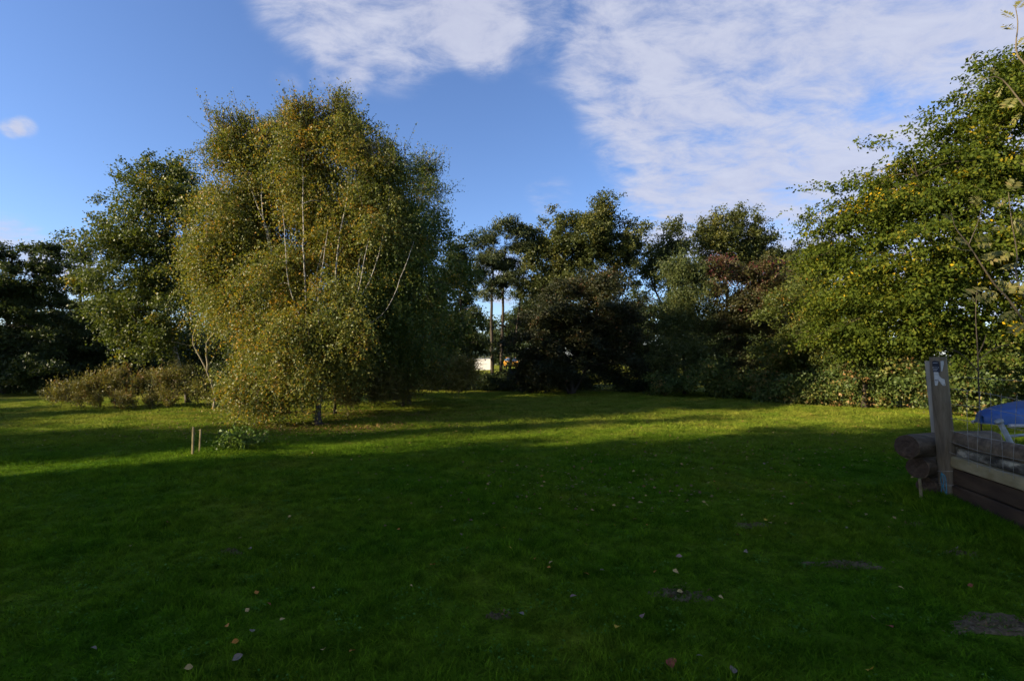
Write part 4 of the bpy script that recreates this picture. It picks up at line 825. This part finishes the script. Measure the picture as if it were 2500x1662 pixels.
# wall of timbers running towards the camera
W0 = np.array((5.14, 5.98)); wd = nrm(np.array((-.204, -1.0))); wn = np.array((wd[1], -wd[0]))       # wn: towards the lawn
wn = wn if wn[0] < 0 else -wn
def timber(name, label, z0, z1, proud, thick, mat, s0=.0, s1=3.2, sag=.012):
    root = empty(name, (W0[0], W0[1], 0)); tag(root, label, 'timber', 'timbers of the low wall')
    vs, fs = [], []; n = 9
    for i in range(n):
        s_ = s0 + (s1-s0)*i/(n-1); c = wd*s_
        for (o, z) in ((proud, z0+.012), (proud-.012, z0), (proud-thick+.012, z0), (proud-thick, z0+.012), (proud-thick, z1-.012), (proud-thick+.012, z1), (proud-.014, z1), (proud, z1-.014)):
            p = c + wn*(o + random.uniform(-.004, .004)); vs.append((p[0], p[1], z + random.uniform(-.003, .003)))
    for i in range(n-1):
        for s_ in range(8):
            s2 = (s_+1) % 8; fs.append((i*8+s_, i*8+s2, (i+1)*8+s2, (i+1)*8+s_))
    fs.append(tuple(range(8))[::-1]); fs.append(tuple((n-1)*8+i for i in range(8)))
    me = bpy.data.meshes.new('beam'); me.from_pydata(vs, [], fs); me.update()
    bm = bmesh.new(); bm.from_mesh(me); bmesh.ops.recalc_face_normals(bm, faces=bm.faces[:]); bm.to_mesh(me); bm.free()
    link('beam', me, mat, root)
timber('timber', 'lowest dark sleeper of the low wall, meeting the grass', -.05, .205, .03, .22, M['timber_dark'])
timber('timber', 'upper dark sleeper of the low wall under the pale rail', .212, .40, .02, .2, M['timber_dark'])
timber('timber', 'pale mossy rail running along the low timber wall', .407, .535, .045, .14, M['timber_light'])
timber('timber', 'patchy black and white board above the pale rail', .542, .635, -.02, .12, M['timber_patchy'])
lg = W0 - wn*.05
log('log', 'long grey round log along the top of the low wall', (lg[0], lg[1], .725), (lg[0]+wd[0]*3.2, lg[1]+wd[1]*3.2, .735), .088)
# thin pale stick standing at the log ends
bs = G(2250, 1226); ss = empty('stick', bs); tag(ss, 'thin pale stick standing in grass below the log ends', 'stick')
link('shaft', tubes_mesh('shaft', [(spline([np.array((0, 0, -.03)), np.array((-.005, 0, .13)), P(2245, 1168, bs[1]) - bs], 6), np.linspace(.018, .014, 6))], 8, wob=.1), M['timber_light'], ss)
# wire mesh along the wall
fn = empty('wire_fence', (W0[0], W0[1], 0)); tag(fn, 'sagging wire mesh fence running right from the near post', 'fence')
def wpt(s_, z): q = wd*s_ + wn*.06; return np.array((q[0], q[1], z))
for z in (1.46, 1.31, 1.15, 1.0, .86, .72, .58):
    pts = [wpt(s_, z + (.0 if z > 1.4 else .02*math.sin(s_*3+z*5) - .03*math.sin(min(1, s_/3)*math.pi))) for s_ in np.linspace(0, 3.1, 22)]
    link('horizontal_wire', tubes_mesh('horizontal_wire', [(np.array(pts), np.full(22, .0026 if z < 1.4 else .0024))], 5), M['wire'], fn)
for k, s_ in enumerate(np.arange(.35, 3.1, .17)):
    pts = [wpt(s_ + .02*math.sin(k*2.1+z*4) - .05*(1-z), z) for z in np.linspace(.50, 1.32, 10)]
    link('vertical_wire', tubes_mesh('vertical_wire', [(np.array(pts), np.full(10, .0022))], 5), M['wire'], fn)

# upturned blue boat on a grey trestle
M['boat_blue'] = noise_mat('boat_blue', [(.3, (.015, .05, .17)), (.7, (.03, .10, .28))], 5, bump=.05, rough=.4, spec=.4)
M['boat_white'] = one_col('boat_white', (.4, .4, .39)); M['galvanised'] = noise_mat('galvanised', [(.3, (.17, .19, .19)), (.7, (.28, .30, .29))], 14, bump=.05, rough=.5)
bow = P(2398, 1034, 8.4); bd = nrm(np.array((.93, .30, .0))); bn = np.array((-bd[1], bd[0], 0.))
bt = empty('boat', (bow[0], bow[1], 0)); tag(bt, 'upturned blue boat hull with white rim behind the wire fence', 'boat')
zg = bow[2]
def hull(name, mat, za, zb, off, th0=0):
    vs, fs = [], []; n, q = 16, 11
    for i in range(n):
        t_ = i/(n-1); half = .10 + .52*math.sin(min(1, t_*1.35)*math.pi/2)**.7; hh = .20 + .10*math.sin(min(1, t_*1.6)*math.pi/2) + .1*t_
        if i == 0: half, hh = .03, .13
        for j in range(q):
            a = math.pi*j/(q-1); c = math.cos(a); s_ = math.sin(a)
            v = bd*(t_*3.4) + bn*(half+off)*np.sign(c)*abs(c)**.7
            z = zg + (za + (zb-za)*s_**.7 if za is not None else hh*s_**.75)
            vs.append((v[0], v[1], z))
    for i in range(n-1):
        for j in range(q-1): fs.append((i*q+j, i*q+j+1, (i+1)*q+j+1, (i+1)*q+j))
    fs.append(tuple(range(q))); fs.append(tuple((n-1)*q+j for j in range(q))[::-1])
    me = bpy.data.meshes.new(name); me.from_pydata(vs, [], fs); me.update(); return link(name, me, mat, bt, True)
hull('hull', M['boat_blue'], None, None, 0)
rimp = [bd*(t_*3.4) - bn*(.125 + .52*math.sin(min(1, t_*1.35)*math.pi/2)**.7) + np.array((0, 0, zg-.01)) for t_ in np.linspace(.06, 1, 14)]
link('rim', tubes_mesh('rim', [(np.array(rimp), np.full(14, .028))], 8), M['boat_white'], bt, True)
rimp = [bd*(t_*3.4) + bn*(.125 + .52*math.sin(min(1, t_*1.35)*math.pi/2)**.7) + np.array((0, 0, zg-.01)) for t_ in np.linspace(.06, 1, 14)]
link('rim', tubes_mesh('rim', [(np.array(rimp), np.full(14, .028))], 8), M['boat_white'], bt, True)
k0 = P(2440, 1030, 7.5); k1 = P(2478, 1100, 7.5); leg1 = k1 + (k1-k0)*.9; leg1[2] = 0
ts = empty('trestle', (leg1[0], leg1[1], 0)); tag(ts, 'slanted grey metal support in front of the blue boat', 'trestle')
link('leg', tubes_mesh('leg', [(np.array([leg1, k1, k0]) - np.array((leg1[0], leg1[1], 0)), np.array((.036, .036, .036)))], 10), M['galvanised'], ts, True)
link('cap', tubes_mesh('cap', [(np.array([k0 - (k0-k1)*.02, k0 + (k0-k1)*.06]) - np.array((leg1[0], leg1[1], 0)), np.array((.052, .056)))], 12), M['galvanised'], ts, True)
e2 = leg1 + np.array((1.4, .5, 0)); link('leg', tubes_mesh('leg', [(np.array([e2, k0 + np.array((1.2, .45, 0))]) - np.array((leg1[0], leg1[1], 0)), np.array((.036, .036)))], 10), M['galvanised'], ts, True)
link('cross_bar', tubes_mesh('cross_bar', [(np.array([(k0+k1)/2, (k0+k1)/2 + np.array((1.35, .47, 0))]) - np.array((leg1[0], leg1[1], 0)), np.array((.022, .022)))], 8), M['galvanised'], ts, True)

# ------------------------------------------------------------------ rowan reaching in from the right, thin sapling behind the fence
M['rowan_bark'] = noise_mat('rowan_bark', [(.3, (.07, .055, .035)), (.7, (.16, .13, .085))], 14, (1, 1, .4), .85, .3)
def rowan():
    base = GD(2760, 4.7); root = empty('rowan_tree', base); tag(root, 'rowan branches with pale feathered leaves at the right edge', 'tree')
    D = 4.3
    br = [([base, P(2700, 1000, D+.2), P(2600, 860, D+.1), P(2500, 785, D)], .035, .018), ([P(2500, 785, D), P(2462, 730, D), P(2425, 690, D-.05), P(2365, 598, D-.1), P(2335, 560, D-.1), P(2322, 520, D-.1)], .016, .004),
          ([P(2365, 598, D-.1), P(2385, 550, D-.1), P(2398, 505, D)], .008, .003), ([P(2372, 612, D-.1), P(2345, 610, D-.15)], .006, .003),
          ([P(2560, 830, D), P(2485, 690, D+.1), P(2483, 620, D+.1), P(2470, 540, D+.1), P(2462, 470, D+.1)], .014, .004),
          ([P(2600, 860, D+.1), P(2570, 500, D), P(2520, 300, D), P(2485, 240, D), P(2440, 190, D), P(2400, 195, D)], .02, .004),
          ([P(2570, 500, D), P(2520, 200, D), P(2482, 130, D), P(2485, 60, D), P(2478, 10, D)], .016, .004)]
    tubes = [(spline(np.array(p) - base, 14), np.linspace(a, c, 14)*.6) for p, a, c in br]
    link('trunk', tubes_mesh('trunk', tubes, 7, wob=.1), M['rowan_bark'], root, True)
    LV = [((2430, 703), (2362, 722)), ((2440, 706), (2400, 735)), ((2365, 596), (2338, 585)), ((2428, 592), (2386, 590)), ((2480, 612), (2414, 632)), ((2458, 560), (2424, 556)), ((2500, 682), (2480, 712)), ((2490, 716), (2436, 690)), ((2440, 640), (2400, 622)), ((2495, 640), (2450, 655)), ((2485, 755), (2450, 780)), ((2465, 480), (2430, 500)), ((2470, 530), (2500, 560)), ((2483, 590), (2515, 600)),
          ((2485, 50), (2448, 28)), ((2483, 75), (2452, 62)), ((2480, 25), (2500, 0)), ((2482, 120), (2505, 90)), ((2440, 190), (2418, 165)), ((2412, 195), (2388, 190)), ((2450, 205), (2432, 235)), ((2480, 235), (2455, 260)), ((2395, 505), (2375, 480)), ((2330, 545), (2310, 520)), ((2465, 470), (2480, 440)), ((2500, 270), (2470, 300)), ((2345, 610), (2325, 600)), ((2500, 785), (2470, 810)), ((2520, 560), (2560, 580)), ((2540, 420), (2500, 400)), ((2540, 700), (2520, 740))]
    for (a, c) in LV:
        dz = random.uniform(-.12, .12); A = P(*a, D + dz*.3); B = P(*c, D + dz); ax = B - A; L = np.linalg.norm(ax); d = ax/L
        nr = nrm(np.array((-.45, -.75, .55)) + rng.normal(size=3)*.3); sd = nrm(np.cross(d, nr))
        pos, axs, nrs = [], [], []; k = 7
        for i in range(k):
            q = A + ax*(.22 + .72*i/(k-1)) + np.array((0, 0, -.06*L*((i/(k-1))**2)))
            for s_ in (-1, 1):
                pos.append(q - base); axs.append(sd*s_ + d*.55 + rng.normal(size=3)*.12); nrs.append(nr + rng.normal(size=3)*.25)
        pos.append(B - base); axs.append(d); nrs.append(nr)
        n = len(pos); ln = np.array([L*.36*math.sin(.75 + 1.9*(i//2)/(k)) for i in range(n)])
        me = leaves_mesh('leaf', np.array(pos), np.array(axs), np.array(nrs), ln, ln*.36, np.clip(rng.normal(.4, .22, n), 0, 1), .05)
        link('leaf', me, M['rowan_leaf'], root)
rowan()
bs = GD(2393, 9.2); sp_ = empty('sapling', bs); tag(sp_, 'thin bare sapling with forking twigs behind the wire fence', 'sapling')
tb = [([bs, P(2390, 960, 9.2), P(2387, 860, 9.2), P(2382, 770, 9.2), P(2386, 700, 9.2)], .014, .005), ([P(2388, 905, 9.2), P(2340, 860, 9.1), P(2285, 845, 9)], .010, .003), ([P(2386, 870, 9.2), P(2400, 840, 9.2), P(2408, 815, 9.2)], .010, .003), ([P(2386, 880, 9.2), P(2430, 850, 9.2), P(2470, 840, 9.2)], .008, .003), ([P(2392, 1010, 9.2), P(2360, 990, 9.1), P(2335, 950, 9.1)], .008, .003)]
link('trunk', tubes_mesh('trunk', [(spline(np.array(p)-bs, 12), np.linspace(a, c, 12)) for p, a, c in tb], 7, wob=.1), M['bark'], sp_, True)

# ------------------------------------------------------------------ distant wood and far things seen through the gap
SPEC['far'] = dict(cr=1.6, sprays=12, m=9, sl=(.8, 1.8), droop=.1, up=.2, flat=.5, ls=(.35, .6), lw=.8, spread=.3, twig=0, nup=.4, fan=.5); DK['far'] = 1.6
fl = [(px, 868 - h/2 + 4, 75, h/2 + 14, 95, 3) for px, h in zip(range(-400, 2950, 90), rng.uniform(62, 108, 40))]
wood = foliage(fl, 'far', .5, np.zeros(3))
wo = link('distant_wood', tri_leaves_mesh('distant_wood', wood['pos'], wood['axis'], wood['nr'], wood['L'], wood['W'], wood['tint']), M['dark_leaf'])
tag(wo, 'far dark belt of woodland glimpsed between the trunks', 'woodland', kind='stuff')
M['white_wall'] = noise_mat('white_wall', [(.3, (.60, .56, .53)), (.7, (.78, .74, .71))], 3, bump=.05, rough=.8)
M['green_roof'] = noise_mat('green_roof', [(.3, (.010, .02, .014)), (.7, (.02, .036, .026))], 3, bump=.1)
def boxm(name, x0, x1, y0, y1, z0, z1, mat, parent, bev=.03):
    bm = bmesh.new(); bmesh.ops.create_cube(bm, size=1)
    for v in bm.verts: v.co = ((x0+x1)/2 + v.co.x*(x1-x0), (y0+y1)/2 + v.co.y*(y1-y0), (z0+z1)/2 + v.co.z*(z1-z0))
    bmesh.ops.bevel(bm, geom=bm.edges[:], offset=bev, segments=2, affect='EDGES')
    me = bpy.data.meshes.new(name); bm.to_mesh(me); bm.free(); return link(name, me, mat, parent)
sb = GD(1170, 62); sh = empty('shed', (sb[0], sb[1], 0)); tag(sh, 'low white shed with dark green roof seen far through the trees', 'shed')
boxm('wall', -1.5, 1.40, 0, 3, -.1, 1.62, M['white_wall'], sh)
bm = bmesh.new(); A_ = [bm.verts.new(v) for v in ((-1.7, -.3, 1.63), (1.6, -.3, 1.63), (1.6, 3.3, 1.63), (-1.7, 3.3, 1.63), (-1.7, 1.5, 3.0), (1.6, 1.5, 3.0))]
for f_ in ((0, 1, 5, 4), (1, 2, 5), (2, 3, 4, 5), (3, 0, 4), (3, 2, 1, 0)): bm.faces.new([A_[i] for i in f_])
me = bpy.data.meshes.new('roof'); bm.to_mesh(me); bm.free(); link('roof', me, M['green_roof'], sh)
boxm('door', -1.4, -.75, -.04, .02, -.05, 1.5, M['timber_dark'], sh, .01)
M['car_paint'] = noise_mat('car_paint', [(.3, (.62, .26, .02)), (.7, (.75, .34, .03))], 3, bump=0, rough=.3, spec=.5)
M['car_glass'] = noise_mat('car_glass', [(.3, (.06, .10, .20)), (.7, (.09, .15, .28))], 3, bump=0, rough=.15, spec=.5)
M['tyre'] = one_col('tyre', (.02, .02, .02)); M['lamp_glass'] = one_col('lamp_glass', (.7, .7, .66), .2)
cb = GD(1248, 68); car = empty('parked_car', (cb[0], cb[1], 0)); tag(car, 'orange parked car with blue windscreen seen far through the trees', 'car'); car.rotation_euler = (0, 0, .12)
def loft(name, rings, mat, parent):
    bm = bmesh.new(); R = [[bm.verts.new(v) for v in r] for r in rings]
    for a, c in zip(R, R[1:]):
        for i in range(len(a)): bm.faces.new((a[i], a[(i+1) % len(a)], c[(i+1) % len(c)], c[i]))
    bm.faces.new(R[0][::-1]); bm.faces.new(R[-1]); bmesh.ops.recalc_face_normals(bm, faces=bm.faces[:])
    me = bpy.data.meshes.new(name); bm.to_mesh(me); bm.free(); return link(name, me, mat, parent, False)
def cs(y, w, z0, z1, e=.1): return [(-w, y, z0+e), (-w+e, y, z0), (w-e, y, z0), (w, y, z0+e), (w, y, z1-e), (w-e, y, z1), (-w+e, y, z1), (-w, y, z1-e)]
loft('body', [cs(-2.0, .70, .42, .78), cs(-1.85, .80, .30, .90), cs(-.9, .84, .28, 1.0), cs(1.6, .84, .28, 1.02), cs(1.95, .78, .35, .98)], M['car_paint'], car)
loft('roof', [cs(-.25, .60, 1.38, 1.44, .02), cs(1.2, .62, 1.40, 1.46, .02)], M['car_paint'], car)
loft('windscreen', [cs(-.92, .74, .99, 1.03, .015), cs(-.25, .60, 1.02, 1.40, .03), cs(1.2, .62, 1.02, 1.41, .03), cs(1.65, .72, .99, 1.04, .015)], M['car_glass'], car)
for x in (-.8, .8):
    for y in (-1.25, 1.25):
        a = np.array([(x-.09, y, .31), (x+.09, y, .31)]); link('wheel', tubes_mesh('wheel', [(a, np.array((.31, .31)))], 16), M['tyre'], car)
for x in (-.58, .58): boxm('headlight', x-.13, x+.13, -1.99, -1.86, .62, .76, M['lamp_glass'], car, .03)
